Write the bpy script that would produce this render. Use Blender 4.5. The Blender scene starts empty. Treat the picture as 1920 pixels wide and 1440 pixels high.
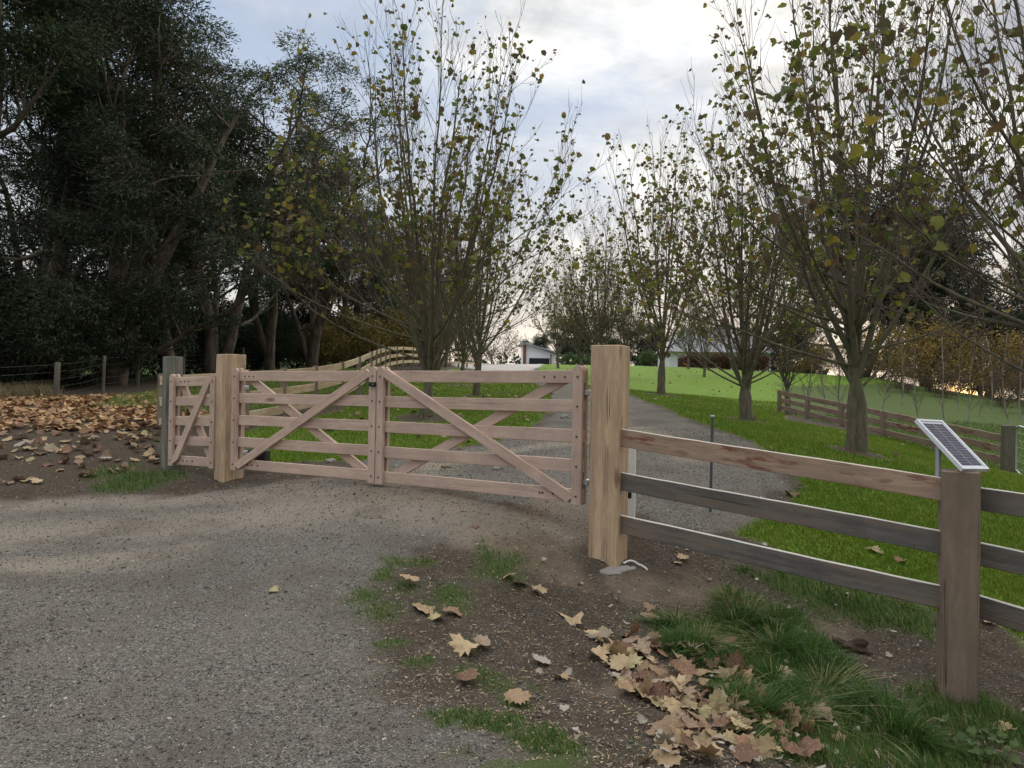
import bpy, bmesh, math, random
import numpy as np
from mathutils import Vector, Matrix
S = bpy.context.scene
R = math.radians
# ---------------------------------------------------------------- camera, sky, sun, exposure
F = 1443.0 / 1920.0
PITCH, ROLL, ZC = R(0.5), R(0.9), 1.6
cam = bpy.data.cameras.new('camera'); camo = bpy.data.objects.new('camera', cam); S.collection.objects.link(camo)
cam.sensor_width = 36; cam.lens = 36 * F; cam.clip_start = .05; cam.clip_end = 5000
_x = Vector((1, 0, 0)); _f = Vector((0, math.cos(PITCH), math.sin(PITCH))); _u = Vector((0, -math.sin(PITCH), math.cos(PITCH)))
_rc = _x * math.cos(ROLL) + _u * math.sin(ROLL); _uc = _u * math.cos(ROLL) - _x * math.sin(ROLL)
camo.matrix_world = Matrix(((_rc.x, _uc.x, -_f.x, 0), (_rc.y, _uc.y, -_f.y, 0), (_rc.z, _uc.z, -_f.z, ZC), (0, 0, 0, 1)))
S.camera = camo
S.render.resolution_x, S.render.resolution_y = 1024, 768
S.view_settings.view_transform = 'Standard'; S.view_settings.look = 'None'
S.view_settings.exposure = 1.3; S.view_settings.gamma = 1; S.view_settings.use_curve_mapping = False
S.cycles.use_denoising = True
S.cycles.max_bounces = 6; S.cycles.transparent_max_bounces = 8
SUN_EL, SUN_AZ = R(18), R(28)

class NT:
    def __init__(s, tree): s.t = tree; s.n = tree.nodes; s.l = tree.links
    def new(s, typ, **kw):
        n = s.n.new(typ)
        for k, v in kw.items():
            if k.startswith('i_'):
                s.put(n.inputs[k[2:]], v)
            else: setattr(n, k, v)
        return n
    def put(s, sock, v):
        if isinstance(v, bpy.types.NodeSocket): s.l.new(v, sock)
        elif isinstance(v, bpy.types.Node): s.l.new(v.outputs[0], sock)
        elif isinstance(v, (tuple, list)):
            sock.default_value = tuple(v) + ((1,) if sock.type == 'RGBA' and len(v) == 3 else ())
        else: sock.default_value = v
    def math(s, op, a, b=0.0, c=0.0, clamp=False):
        n = s.n.new('ShaderNodeMath'); n.operation = op; n.use_clamp = clamp
        s.put(n.inputs[0], a); s.put(n.inputs[1], b); s.put(n.inputs[2], c); return n.outputs[0]
    def vmath(s, op, a, b=(0, 0, 0)):
        n = s.n.new('ShaderNodeVectorMath'); n.operation = op
        s.put(n.inputs[0], a); s.put(n.inputs[1], b); return n.outputs[1] if op in ('DOT_PRODUCT', 'LENGTH') else n.outputs[0]
    def mix(s, f, a, b, mode='MIX'):
        n = s.n.new('ShaderNodeMix'); n.data_type = 'RGBA'; n.blend_type = mode; n.clamp_factor = True
        s.put(n.inputs[0], f); s.put(n.inputs[6], a); s.put(n.inputs[7], b); return n.outputs[2]
    def noise(s, vec, scale, detail=3, rough=.55, dist=0.0):
        n = s.n.new('ShaderNodeTexNoise'); s.put(n.inputs['Vector'], vec); n.inputs['Scale'].default_value = scale
        n.inputs['Detail'].default_value = detail; n.inputs['Roughness'].default_value = rough
        n.inputs['Distortion'].default_value = dist; return n.outputs['Fac']
    def ramp(s, fac, stops, interp='LINEAR'):
        n = s.n.new('ShaderNodeValToRGB'); e = n.color_ramp.elements; n.color_ramp.interpolation = interp
        while len(e) < len(stops): e.new(.5)
        for k, (p, c) in enumerate(stops):
            e[k].position = p; e[k].color = tuple(c) + (1,) if len(c) == 3 else c
        s.put(n.inputs[0], fac); return n.outputs[0]
    def rng(s, v, a, b, c=0.0, d=1.0):
        n = s.n.new('ShaderNodeMapRange'); s.put(n.inputs[0], v)
        for i, q in enumerate((a, b, c, d)): n.inputs[i + 1].default_value = q
        n.interpolation_type = 'SMOOTHSTEP'; return n.outputs[0]
    def attr(s, name): return s.new('ShaderNodeAttribute', attribute_name=name).outputs['Fac']
    def mapping(s, vec, scale, loc=(0, 0, 0)):
        n = s.n.new('ShaderNodeMapping'); s.put(n.inputs[0], vec); n.inputs['Scale'].default_value = scale
        s.put(n.inputs['Location'], loc); return n.outputs[0]

W = bpy.data.worlds.new('World'); S.world = W; W.use_nodes = True
w = NT(W.node_tree); w.n.clear()
dirv = w.new('ShaderNodeTexCoord').outputs['Generated']
sky = w.new('ShaderNodeTexSky'); sky.sky_type = 'NISHITA'; sky.sun_disc = False
sky.sun_elevation = SUN_EL; sky.sun_rotation = SUN_AZ; sky.air_density = 1.0; sky.dust_density = 1.2; sky.ozone_density = 2.0
sep = w.new('ShaderNodeSeparateXYZ', i_Vector=dirv)
zz = sep.outputs['Z']
zc = w.math('MAXIMUM', zz, 0.0)
den = w.math('ADD', zc, 0.22)
proj = w.new('ShaderNodeCombineXYZ', i_X=w.math('DIVIDE', sep.outputs['X'], den), i_Y=w.math('DIVIDE', sep.outputs['Y'], den), i_Z=0.37).outputs[0]
n1 = w.noise(proj, 1.3, 10, .60, .4)
n2 = w.noise(w.mapping(proj, (1, 1, 1), (4.3, 1.2, 0)), 2.6, 8, .6, .2)
cd = Vector((0.10, 1, 0.36)).normalized()
glow = w.math('POWER', w.math('MAXIMUM', w.vmath('DOT_PRODUCT', dirv, tuple(cd)), 0.0), 14.0)
bias = w.math('MULTIPLY_ADD', sep.outputs['X'], 0.34, n1)
cov = w.rng(bias, .38, .62)
ccol = w.ramp(w.math('MULTIPLY_ADD', glow, .33, w.math('MULTIPLY_ADD', w.math('SUBTRACT', n2, .5), 1.9, .40)),
              [(.22, (.175, .183, .205)), (.36, (.225, .23, .245)), (.48, (.30, .30, .30)), (.60, (.38, .375, .36)), (.80, (.49, .48, .455))])
nish = w.mix(1.0, sky.outputs[0], (.035, .035, .035), 'MULTIPLY')
blue = w.mix(.82, nish, w.ramp(zc, [(0, (.36, .335, .31)), (.12, (.32, .325, .335)), (.42, (.225, .270, .345)), (.7, (.50, .52, .55)), (1, (.72, .74, .77))]))
skyc = w.mix(cov, blue, ccol)
skyc = w.mix(w.rng(zz, .48, .85), skyc, w.mix(.75, skyc, (1.0, 1.0, 1.0)))  # unseen overhead sky whitened further to add light on the ground
hz = w.rng(zz, .30, .02)
sund = Vector((math.sin(SUN_AZ), math.cos(SUN_AZ), 0.03))
sg = w.math('POWER', w.math('MAXIMUM', w.vmath('DOT_PRODUCT', dirv, tuple(sund.normalized())), 0.0), 6.0)
skyc = w.mix(w.math('MULTIPLY', hz, .55), skyc, (.35, .33, .29))
skyc = w.mix(w.math('MULTIPLY', sg, w.math('MULTIPLY', w.rng(zz, .22, .0), .6)), skyc, (.60, .46, .33))
sunp = Vector((.589, 1, .002)).normalized()
sg2 = w.math('POWER', w.math('MAXIMUM', w.vmath('DOT_PRODUCT', dirv, tuple(sunp)), 0.0), 3500.0)
skyc = w.mix(sg2, skyc, (1.9, 1.15, .42))
bg = w.new('ShaderNodeBackground', i_Color=skyc, i_Strength=1.0)
w.l.new(bg.outputs[0], w.new('ShaderNodeOutputWorld').inputs[0])

sl = bpy.data.lights.new('sun', 'SUN'); sl.energy = 1.0; sl.angle = R(60); sl.color = (1, .93, .80)
so = bpy.data.objects.new('sun', sl); S.collection.objects.link(so)
so.rotation_euler = Vector((math.sin(SUN_AZ) * math.cos(SUN_EL), math.cos(SUN_AZ) * math.cos(SUN_EL), math.sin(SUN_EL))).to_track_quat('Z', 'Y').to_euler()

# ---------------------------------------------------------------- helpers
CC = S.collection
def ray(px, py):
    u, v = (px - 960) / 1443.0, (720 - py) / 1443.0
    d = _rc * u + _uc * v + _f
    return d / d.y
def P(px, py, d):                       # point of the place seen at a photo pixel, d metres ahead
    q = ray(px, py) * d; return Vector((q.x, q.y, q.z + ZC))

def hash2(ix, iy, seed):
    n = (ix.astype(np.int64) * 374761393 + iy.astype(np.int64) * 668265263 + seed * 974634777) & 0x7fffffff
    n = ((n ^ (n >> 13)) * 1274126177) & 0x7fffffff
    return ((n ^ (n >> 16)) & 0xffff) / 65535.0
def vnoise(x, y, seed=0):
    x = np.asarray(x, float); y = np.asarray(y, float)
    ix, iy = np.floor(x), np.floor(y); fx, fy = x - ix, y - iy
    fx = fx * fx * (3 - 2 * fx); fy = fy * fy * (3 - 2 * fy)
    a, b = hash2(ix, iy, seed), hash2(ix + 1, iy, seed); c, d = hash2(ix, iy + 1, seed), hash2(ix + 1, iy + 1, seed)
    return (a * (1 - fx) + b * fx) * (1 - fy) + (c * (1 - fx) + d * fx) * fy
def fbm(x, y, seed=0, oct=4):
    s, a, t = 0, 1, 0
    for o in range(oct):
        s = s + a * vnoise(x * 2 ** o, y * 2 ** o, seed + o * 17); t += a; a *= .5
    return s / t - .5

def mesh_obj(name, V, Fs, mat, parent=None, smooth=False, attrs=None):
    me = bpy.data.meshes.new(name); V = np.asarray(V, np.float32).reshape(-1, 3)
    if not isinstance(Fs, list): Fs = [Fs]
    Fs = [np.asarray(f, np.int32) for f in Fs if len(f)]
    me.vertices.add(len(V)); me.vertices.foreach_set('co', V.ravel())
    tot = np.concatenate([np.full(len(f), f.shape[1], np.int32) for f in Fs]); idx = np.concatenate([f.ravel() for f in Fs])
    me.loops.add(len(idx)); me.loops.foreach_set('vertex_index', idx)
    me.polygons.add(len(tot)); me.polygons.foreach_set('loop_start', np.concatenate([[0], np.cumsum(tot)[:-1]]).astype(np.int32))
    if smooth: me.polygons.foreach_set('use_smooth', np.ones(len(tot), bool))
    me.update(calc_edges=True)
    for k, a in (attrs or {}).items():
        at = me.attributes.new(k, 'FLOAT', 'POINT'); at.data.foreach_set('value', np.asarray(a, np.float32))
    if mat: me.materials.append(mat)
    o = bpy.data.objects.new(name, me); CC.objects.link(o)
    if parent: o.parent = parent
    return o
def add(name, mesh, parent=None, M=None):
    o = bpy.data.objects.new(name, mesh); CC.objects.link(o)
    if parent: o.parent = parent
    if M is not None: o.matrix_local = M
    return o
def tag(o, label=None, cat=None, group=None, kind=None):
    if label: o['label'] = label
    if cat: o['category'] = cat
    if group: o['group'] = group
    if kind: o['kind'] = kind
    return o
def thing(name, label, cat, loc=(0, 0, 0), group=None, rz=0):
    o = bpy.data.objects.new(name, None); CC.objects.link(o); o.location = loc; o.rotation_euler = (0, 0, rz); o.empty_display_size = .1
    return tag(o, label, cat, group)
def copy_tree(o, parent=None):
    c = o.copy(); CC.objects.link(c)
    if parent: c.parent = parent
    for ch in o.children: copy_tree(ch, c)
    return c

def rot_frames(d, roll, rng=None):
    """rows: matrices whose columns are (side, d, normal)"""
    d = d / np.linalg.norm(d, axis=1)[:, None]
    ref = np.tile([0., 0, 1.], (len(d), 1)); ref[np.abs(d[:, 2]) > .95] = [1, 0, 0]
    s = np.cross(d, ref); s /= np.linalg.norm(s, axis=1)[:, None]; n = np.cross(s, d)
    c, q = np.cos(roll)[:, None], np.sin(roll)[:, None]
    s2 = s * c + n * q; n2 = n * c - s * q
    return np.stack([s2, d, n2], 2)
def replicate(bV, bF, T, Pn, scale):
    """bV (k,3) or (n,k,3)"""
    n = len(Pn); k = bV.shape[-2]
    bb = np.broadcast_to(bV, (n, k, 3)) * np.asarray(scale).reshape(n, 1, -1)
    V = np.einsum('nij,nkj->nki', T, bb) + Pn[:, None, :]
    Fq = (np.arange(n) * k)[:, None, None] + bF[None]
    return V.reshape(-1, 3), Fq.reshape(-1, bF.shape[1])

class Tubes:
    def __init__(s): s.V = []; s.F = []; s.n = 0
    def add(s, pts, rad, sides=5):
        pts = np.asarray(pts, float); m = len(pts); rad = np.asarray(rad, float)
        t = np.gradient(pts, axis=0); t /= np.linalg.norm(t, axis=1)[:, None] + 1e-9
        mean = t.mean(0); ref = np.array([0, 0, 1.]) if abs(mean[2]) < .7 * np.linalg.norm(mean) else np.array([1., 0, 0.2])
        a = np.cross(t, ref); a /= np.linalg.norm(a, axis=1)[:, None] + 1e-9; b = np.cross(t, a)
        th = np.arange(sides) * 2 * math.pi / sides
        V = pts[:, None] + rad[:, None, None] * (a[:, None] * np.cos(th)[None, :, None] + b[:, None] * np.sin(th)[None, :, None])
        i = np.arange(m - 1)[:, None] * sides; j = np.arange(sides)[None]; j2 = (j + 1) % sides
        Fq = np.stack([i + j, i + j2, i + sides + j2, i + sides + j], -1).reshape(-1, 4) + s.n
        s.V.append(V.reshape(-1, 3)); s.F.append(Fq); s.n += m * sides
    def build(s, name, mat, parent=None, smooth=True):
        return mesh_obj(name, np.concatenate(s.V), np.concatenate(s.F), mat, parent, smooth)

# ---------------------------------------------------------------- terrain height
A_PX = [(960,1440,3.25),(200,1440,3.25),(-150,1300,3.8),(1138,1065,6.7),(430,898,9.6),(322,877,10.3),(1800,1303,5.05),(1700,1440,4.05),(1300,1440,3.45),
 (1850,1200,5.95),(1605,845,12),(1400,785,17),(1240,742,24),(800,780,16),(893,742,26),(865,722,36),(1888,887,16),(1460,780,27),(1380,985,7.6),
 (1490,912,9.2),(1700,900,10.2),(1900,985,9),(0,930,8.8),(150,835,11),(150,755,15.5),(105,738,19),(-200,760,14),(460,803,13),(680,752,20),(735,697,36),
 (820,690,46),(960,684,90),(1015,687,125),(1300,690,80),(1650,708,60),(1850,768,38),(1650,778,32),(300,705,30),(1180,748,22),(706,908,8.25),(1080,1000,6.9),
 (560,860,11),(600,1100,5.6),(230,1010,7.2),(700,850,12),(1050,720,32),(1130,695,58),(1815,752,60)]
A_W = [(0,0,0.05),(-6,0,.1),(-14,4,.5),(6,0,-.9),(12,5,-.9),(-40,20,1.4),(-40,60,3),(-100,100,4.5),(0,200,6.2),(-100,300,9),(170,300,-4),(62,120,-1.5),
 (60,50,.3),(60,0,-2),(-60,-60,.5),(60,-60,-2),(0,-60,-.5),(0,450,8),(400,100,-6),(-400,100,6),(20,-10,-1.3),(-20,40,1.9)]
anch = np.array([tuple(P(*a)) for a in A_PX] + A_W)
def _phi(r): return np.sqrt(r * r + 1.2)
_D = np.linalg.norm(anch[:, None, :2] - anch[None, :, :2], axis=2)
_n = len(anch); _M = np.zeros((_n + 3, _n + 3)); _M[:_n, :_n] = _phi(_D) - np.eye(_n) * .06
_M[:_n, _n] = 1; _M[:_n, _n + 1:] = anch[:, :2]; _M[_n:, :_n] = _M[:_n, _n:].T
_w = np.linalg.solve(_M, np.concatenate([anch[:, 2], [0, 0, 0]]))
def H0(x, y):
    x = np.asarray(x, float); y = np.asarray(y, float); out = _w[_n] + _w[_n + 1] * x + _w[_n + 2] * y
    for i in range(_n): out = out + _w[i] * _phi(np.hypot(x - anch[i, 0], y - anch[i, 1]))
    return out
def G(px, py):                          # where the sight line of a pixel meets the terrain
    r = ray(px, py); ts = np.geomspace(2.0, 400, 900); q = np.array(r)[None] * ts[:, None]
    below = (q[:, 2] + ZC) < H0(q[:, 0], q[:, 1]); i = int(np.argmax(below)) if below.any() else len(ts) - 1
    a, b = ts[max(i - 1, 0)], ts[i]
    for _ in range(12):
        m = (a + b) / 2
        if r.z * m + ZC < H0(r.x * m, r.y * m): b = m
        else: a = m
    return (r.x * b, r.y * b)
def Gp(l): return np.array([G(*p) for p in l])
def polydist(poly, x, y):               # signed, positive inside
    x = np.asarray(x, float); y = np.asarray(y, float); ins = np.zeros(x.shape, bool); dm = np.full(x.shape, 1e9)
    n = len(poly)
    for i in range(n):
        ax, ay = poly[i]; bx, by = poly[(i + 1) % n]
        c = ((ay > y) != (by > y)) & (x < (bx - ax) * (y - ay) / ((by - ay) if by != ay else 1e-9) + ax); ins ^= c
        dx, dy = bx - ax, by - ay; t = np.clip(((x - ax) * dx + (y - ay) * dy) / (dx * dx + dy * dy + 1e-12), 0, 1)
        dm = np.minimum(dm, np.hypot(x - ax - t * dx, y - ay - t * dy))
    return np.where(ins, dm, -dm)
def sstep(v, a, b): t = np.clip((v - a) / (b - a), 0, 1); return t * t * (3 - 2 * t)

# zones, outlined on the ground
Z_front = np.concatenate([Gp([(0,928),(200,925),(420,915),(560,898),(640,892),(760,905),(880,925),(1000,962),(1075,985),(1060,1010),(900,1030),(800,1048),(700,1085),(690,1150),(770,1240),(860,1330),(970,1438)]),
                          [(1.0, 0), (2.5, -40), (-40, -40), (-40, 8)]])
Z_drive = np.concatenate([Gp([(640,895),(880,930),(1080,990),(1180,960),(1330,1000),(1400,975),(1490,915),(1475,875),(1300,790),(1180,744),(1100,727),(1060,714),(1010,701),(1000,692),(990,684),(865,684),(880,690),(930,704),(985,718),(1030,733),(1045,765),(1010,795),(930,832),(800,848),(690,862)])])
Z_conc = Gp([(1040,682),(1010,690),(985,697),(905,695),(865,690),(850,684),(880,681),(960,680)])
Z_lawnR = np.concatenate([Gp([(1380,1003),(1420,975),(1500,918),(1482,872),(1304,788),(1184,743),(1104,727),(1064,714),(1012,701),(1004,690)]), [(4.5, 93), (36, 93), (34, 60), (15, 45)], Gp([(1475,720),(1470,735),(1475,790)]),
                          [(10.1, 20), (10.4, 15.5), (11, 11), (12, 6), (9, 5.5)], Gp([(1915,1225),(1850,1150),(1760,1150),(1600,1085),(1480,1045)])])
Z_lawnL = Gp([(455,868),(690,864),(800,846),(930,830),(1010,793),(1040,765),(1030,735),(985,720),(930,706),(880,694),(860,692),(745,697),(720,703),(690,750),(620,775),(500,800),(450,812)])
Z_litter = np.concatenate([Gp([(315,730),(300,880),(180,905),(0,918)]), [(-8, 9.5), (-16, 9), (-16, 15)], Gp([(0,745),(150,742)])])
Z_weeds = Gp([(1330,1075),(1480,1055),(1600,1095),(1750,1150),(1750,1200),(1600,1170),(1450,1120)])
Z_tall = Gp([(1205,1165),(1350,1120),(1500,1150),(1560,1230),(1620,1290),(1740,1380),(1900,1439),(1400,1439),(1380,1330),(1300,1260),(1240,1215)])
Z_vergeL = np.concatenate([Gp([(170,770),(330,722),(450,700),(640,690),(720,690),(690,742),(450,790),(310,770)])])
PATCH = [(935,1060,.28),(965,1052,.18),(840,1118,.16),(850,1135,.15),(720,1155,.12),(905,1265,.28),(940,1285,.2),(1000,1290,.16),(735,1165,.08),(1070,1420,.15),(1030,1385,.1),(1190,1395,.12),
         (250,900,.7),(300,892,.5),(210,885,.5),(760,1105,.12),(690,1120,.1),(1020,1260,.12),(900,1070,.12),(1780,1330,.4),(1650,1340,.5),(1500,1240,.3),(1830,1340,.5),(1450,1170,.3)]
PATCH = [G(a, b) + (r,) for a, b, r in PATCH]
RUTS = [G(955, 1110) + G(1120, 1290), G(1040, 1120) + G(1235, 1270), G(700, 960) + G(1090, 1040)]
MULCH = [(G(805,782), .8), (G(893,743), .7), (G(1605,848), .42), (G(1402,787), .5), (G(1240,743), .7), (G(865,723), .7)]

def zones(x, y):
    e = fbm(x * 1.7, y * 1.7, 3) * .55 + fbm(x * 9, y * 9, 5) * .18
    gr = sstep(polydist(Z_front, x, y) + e * 1.3, -.06, .28); gd = sstep(polydist(Z_drive, x, y) + e * .9, -.1, .15)
    conc = sstep(polydist(Z_conc, x, y), -.3, .3)
    dirt = 1 - np.maximum(gr, gd)
    lawn = np.maximum(sstep(polydist(Z_lawnR, x, y) + e * .5, -.06, .12), sstep(polydist(Z_lawnL, x, y) + e * .8, -.1, .15))
    for (c, r) in MULCH: lawn = lawn * sstep(np.hypot(x - c[0], (y - c[1])) + e * .4, r * .8, r * 1.15)
    far = np.maximum(np.where(np.abs(x - 12) < 22, sstep(y, 92, 100), sstep(y, 55, 65)), np.maximum(sstep(x - 9.9, .1, .6) * sstep(y, 4, 6), sstep(-x - 11.5 - y * .0, .0, 3) * sstep(y, 16, 20)))
    rough = np.maximum(sstep(polydist(Z_vergeL, x, y) + e, -.2, .3), far * (1 - conc))
    rough = np.maximum(rough, sstep(polydist(Z_weeds, x, y) + e * .9, -.12, .25)); rough = np.maximum(rough, .8 * sstep(polydist(Z_tall, x, y) + e * .6, -.1, .2))
    for (px, py, r) in PATCH: rough = np.maximum(rough, .85 * sstep(r * .6 - np.hypot(x - px, (y - py) * .8) + e * .9, -.10, .22))
    behind = sstep(-y, 2, 8); rough = np.maximum(rough, behind * sstep(x, 1, 3)); 
    litter = sstep(polydist(Z_litter, x, y) + e, -.3, .5)
    for (c, r) in MULCH: litter = np.maximum(litter, 1 - sstep(np.hypot(x - c[0], y - c[1]), r * .7, r * 1.3))
    pf = polydist(Z_front, x, y)
    rough = np.maximum(rough, .75 * sstep(fbm(x * 4.3, y * 4.3, 77), .06, .2) * (1 - sstep(np.abs(pf + .1), .1, .5)) * sstep(x, -1.9, -1.2) * (1 - sstep(y, 6.2, 7)))
    gravel = np.clip(np.maximum(gr, gd) * (1 - rough * .9), 0, 1)
    lawn = np.clip(lawn * (1 - gravel) * (1 - conc), 0, 1)
    grassy = np.maximum(lawn, rough)
    return gravel, lawn, rough * (1 - lawn), litter, conc
def H(x, y, z=None):
    x = np.asarray(x, float); y = np.asarray(y, float); h = H0(x, y)
    near = 1 / (1 + (np.hypot(x, y) / 14) ** 2)
    if z is None: z = zones(x, y)
    g, l, r, lit, c = z
    d = np.clip(1 - g - l - c, 0, 1)
    h = h + fbm(x * .9, y * .9, 21) * .07 * near + fbm(x * .25, y * .25, 22) * .25 * (1 - near)
    h = h + d * near * (fbm(x * 5, y * 5, 23) * .09 + np.abs(fbm(x * 17, y * 17, 24)) * .035)
    h = h + g * near * fbm(x * 22, y * 22, 26, 3) * .012
    for (ax, ay, bx, by) in RUTS:
        L2 = (bx - ax) ** 2 + (by - ay) ** 2; tt = np.clip(((x - ax) * (bx - ax) + (y - ay) * (by - ay)) / L2, 0, 1); q = np.hypot(x - ax - tt * (bx - ax), y - ay - tt * (by - ay)) + fbm(x * 4, y * 4, 88) * .06
        h = h - .035 * np.exp(-(q / .09) ** 2) * (1 + .35 * np.sin(tt * math.sqrt(L2) * 75)) + .02 * np.exp(-((q - .17) / .06) ** 2)
    return h
def Hs(x, y): return float(H(np.array([x]), np.array([y]))[0])
def ground_pt(px, py):
    x, y = G(px, py); return Vector((x, y, Hs(x, y)))

# ---------------------------------------------------------------- materials
def material(name):
    m = bpy.data.materials.new(name); m.use_nodes = True; t = NT(m.node_tree); b = t.n['Principled BSDF']
    b.inputs['Specular IOR Level'].default_value = .25
    return m, t, b
def obj_rand(t): return t.new('ShaderNodeObjectInfo').outputs['Random']
def simple(name, col, rough=.6, metal=0.0, var=.12, scale=30, spec=None):
    m, t, b = material(name); oc = t.new('ShaderNodeTexCoord').outputs['Object']
    n = t.noise(oc, scale, 4); n2 = t.noise(oc, scale * .15, 3)
    c = t.mix(t.math('MULTIPLY', t.math('ADD', n, n2), .5), tuple(k * (1 - var * 1.6) for k in col), tuple(k * (1 + var * 1.6) for k in col))
    t.put(b.inputs['Base Color'], c); b.inputs['Roughness'].default_value = rough; b.inputs['Metallic'].default_value = metal
    if spec is not None: b.inputs['Specular IOR Level'].default_value = spec
    return m
def wood(name, c1, c2, cdark, axis=0, knots=.5, stain=None, crack=.5, grain=22, weather=None, top=None):
    m, t, b = material(name); oc = t.new('ShaderNodeTexCoord').outputs['Object']
    rnd = obj_rand(t); sc = [1, 1, 1]; sc[axis] = .055
    off = t.new('ShaderNodeCombineXYZ', i_X=t.math('MULTIPLY', rnd, 37), i_Y=t.math('MULTIPLY', rnd, 23), i_Z=t.math('MULTIPLY', rnd, 11)).outputs[0]
    oo = t.vmath('ADD', oc, off)
    warp = t.noise(oo, 3.2, 2); wv = t.vmath('ADD', oo, t.vmath('SCALE', t.vmath('SUBTRACT', t.new('ShaderNodeTexNoise', i_Vector=oo, i_Scale=4.0).outputs['Color'], (.5, .5, .5))))
    t.n[wv.node.name]  # keep
    wv.node.inputs[1].links[0].from_node.inputs['Scale'].default_value = .09
    st = t.mapping(wv, tuple(sc))
    g1 = t.noise(st, grain, 5, .6, .4); g2 = t.noise(st, grain * 6, 3, .6)
    g = t.math('ADD', t.math('MULTIPLY', g1, .65), t.math('MULTIPLY', g2, .35))
    col = t.mix(t.rng(g, .35, .66), c1, c2)
    big = t.noise(oo, 2.3, 4, .6); col = t.mix(t.math('MULTIPLY', t.rng(big, .35, .75), .45), col, tuple(k * .62 for k in c1))
    sk = [6.5, 6.5, 6.5]; sk[axis] = 2.2
    vor = t.new('ShaderNodeTexVoronoi', i_Vector=t.mapping(wv, tuple(sk)), i_Scale=1.0)
    kd = t.math('ADD', vor.outputs['Distance'], t.math('MULTIPLY', t.noise(oo, 30, 3), .10))
    kn = t.math('MULTIPLY', t.rng(kd, .30, .13), t.rng(t.math('FRACT', t.math('MULTIPLY', t.new('ShaderNodeSeparateColor', i_Color=vor.outputs['Color']).outputs[0], 3.7)), 1 - knots, 1 - knots + .05))
    halo = t.math('MULTIPLY', t.rng(kd, .60, .22), .5)
    col = t.mix(t.math('MULTIPLY', kn, .85), col, cdark)
    crs = [11, 11, 11]; crs[axis] = .10
    cr = t.math('ABSOLUTE', t.math('SUBTRACT', t.noise(t.mapping(oo, tuple(crs)), 1.6, 2, .45), .5))
    crm = t.math('MULTIPLY', t.rng(cr, .012, .003), t.math('MULTIPLY', t.rng(t.noise(oo, 1.7, 2), .46, .56), crack))
    col = t.mix(crm, col, tuple(k * .35 for k in cdark))
    if stain:
        sm = t.noise(t.mapping(oo, tuple(1.6 if i == axis else 7 for i in range(3)), (3, 1, 7)), 1.5, 5, .62)
        col = t.mix(t.math('MULTIPLY', t.rng(sm, .55, .62), .9), col, stain)
    if weather:
        wm = t.noise(t.mapping(oo, tuple(.7 if i == axis else 6 for i in range(3)), (9, 2, 5)), 1.5, 5, .65)
        col = t.mix(t.math('MULTIPLY', t.rng(wm, .42, .62), .85), col, weather)
    col = t.mix(t.math('MULTIPLY', rnd, .22), col, tuple(k * .8 for k in c1))
    if top:  # sky glare on upward faces, put into the colour as a pale tone
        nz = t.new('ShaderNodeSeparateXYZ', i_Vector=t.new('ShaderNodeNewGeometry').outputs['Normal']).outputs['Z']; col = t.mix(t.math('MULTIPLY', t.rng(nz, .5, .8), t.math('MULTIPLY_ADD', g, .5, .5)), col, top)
    t.put(b.inputs['Base Color'], col); b.inputs['Roughness'].default_value = .82
    bp = t.new('ShaderNodeBump', i_Strength=.5, i_Distance=.004); t.put(bp.inputs['Height'], t.math('SUBTRACT', g, t.math('MULTIPLY', crm, 1.6)))
    t.put(b.inputs['Normal'], bp.outputs[0])
    return m
M = {}
M['gate_x'] = wood('gate_board', (.43, .312, .245), (.57, .42, .335), (.15, .08, .06), 0, .08, crack=.25)
M['gate_z'] = wood('gate_upright', (.41, .298, .235), (.54, .40, .32), (.15, .08, .06), 2, .10, crack=.5)
M['post'] = wood('fresh_post', (.42, .295, .18), (.62, .46, .30), (.12, .06, .04), 2, .62, crack=1.0, grain=11, weather=(.33, .235, .16))
M['post_brown'] = wood('brown_post', (.165, .125, .09), (.22, .17, .122), (.08, .05, .04), 2, .08, crack=.9)
M['post_grey'] = wood('grey_post', (.15, .142, .12), (.24, .228, .195), (.05, .05, .04), 2, .08, crack=.8, weather=(.10, .115, .085))
M['rail_tan'] = wood('tan_rail', (.30, .21, .14), (.44, .32, .225), (.09, .04, .025), 0, .6, stain=(.16, .045, .03), crack=.6, weather=(.26, .19, .14), top=(.62, .57, .49))  # pale top colour stands in for sky glare, next rail too
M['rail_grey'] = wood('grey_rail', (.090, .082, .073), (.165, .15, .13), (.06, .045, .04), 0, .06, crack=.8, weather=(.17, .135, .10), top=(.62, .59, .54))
M['rail_pale'] = wood('pale_rail', (.46, .36, .24), (.62, .50, .35), (.2, .12, .07), 0, .25, crack=.3, weather=(.36, .26, .16))
M['rail_far'] = wood('brown_rail', (.22, .155, .12), (.33, .24, .185), (.08, .04, .03), 0, .2, stain=(.15, .05, .04), crack=.3)
M['old_post'] = wood('old_post', (.10, .09, .07), (.17, .15, .12), (.04, .04, .03), 2, .1, crack=.6)
M['post_far'] = wood('post_far', (.2, .15, .11), (.28, .22, .165), (.07, .05, .04), 2, .1)
M['bolt'] = simple('bolt_steel', (.10, .09, .085), .5, .6)
M['black'] = simple('black_plastic', (.012, .012, .013), .45)
M['galv'] = simple('galvanised', (.42, .44, .46), .45, .7, .2, 60)
M['alu'] = simple('aluminium', (.62, .65, .68), .4, .35, .05)
M['white_plastic'] = simple('white_plastic', (.70, .71, .70), .4)
M['cell'] = simple('solar_cell', (.020, .022, .045), .18, 0, .1, spec=.5)
M['busbar'] = simple('busbar', (.55, .56, .60), .4)
M['concrete'] = simple('concrete', (.22, .207, .19), .9, 0, .25, 40)
M['white_wall'] = simple('white_wall', (.66, .67, .70), .8, 0, .04, 2)
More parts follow.
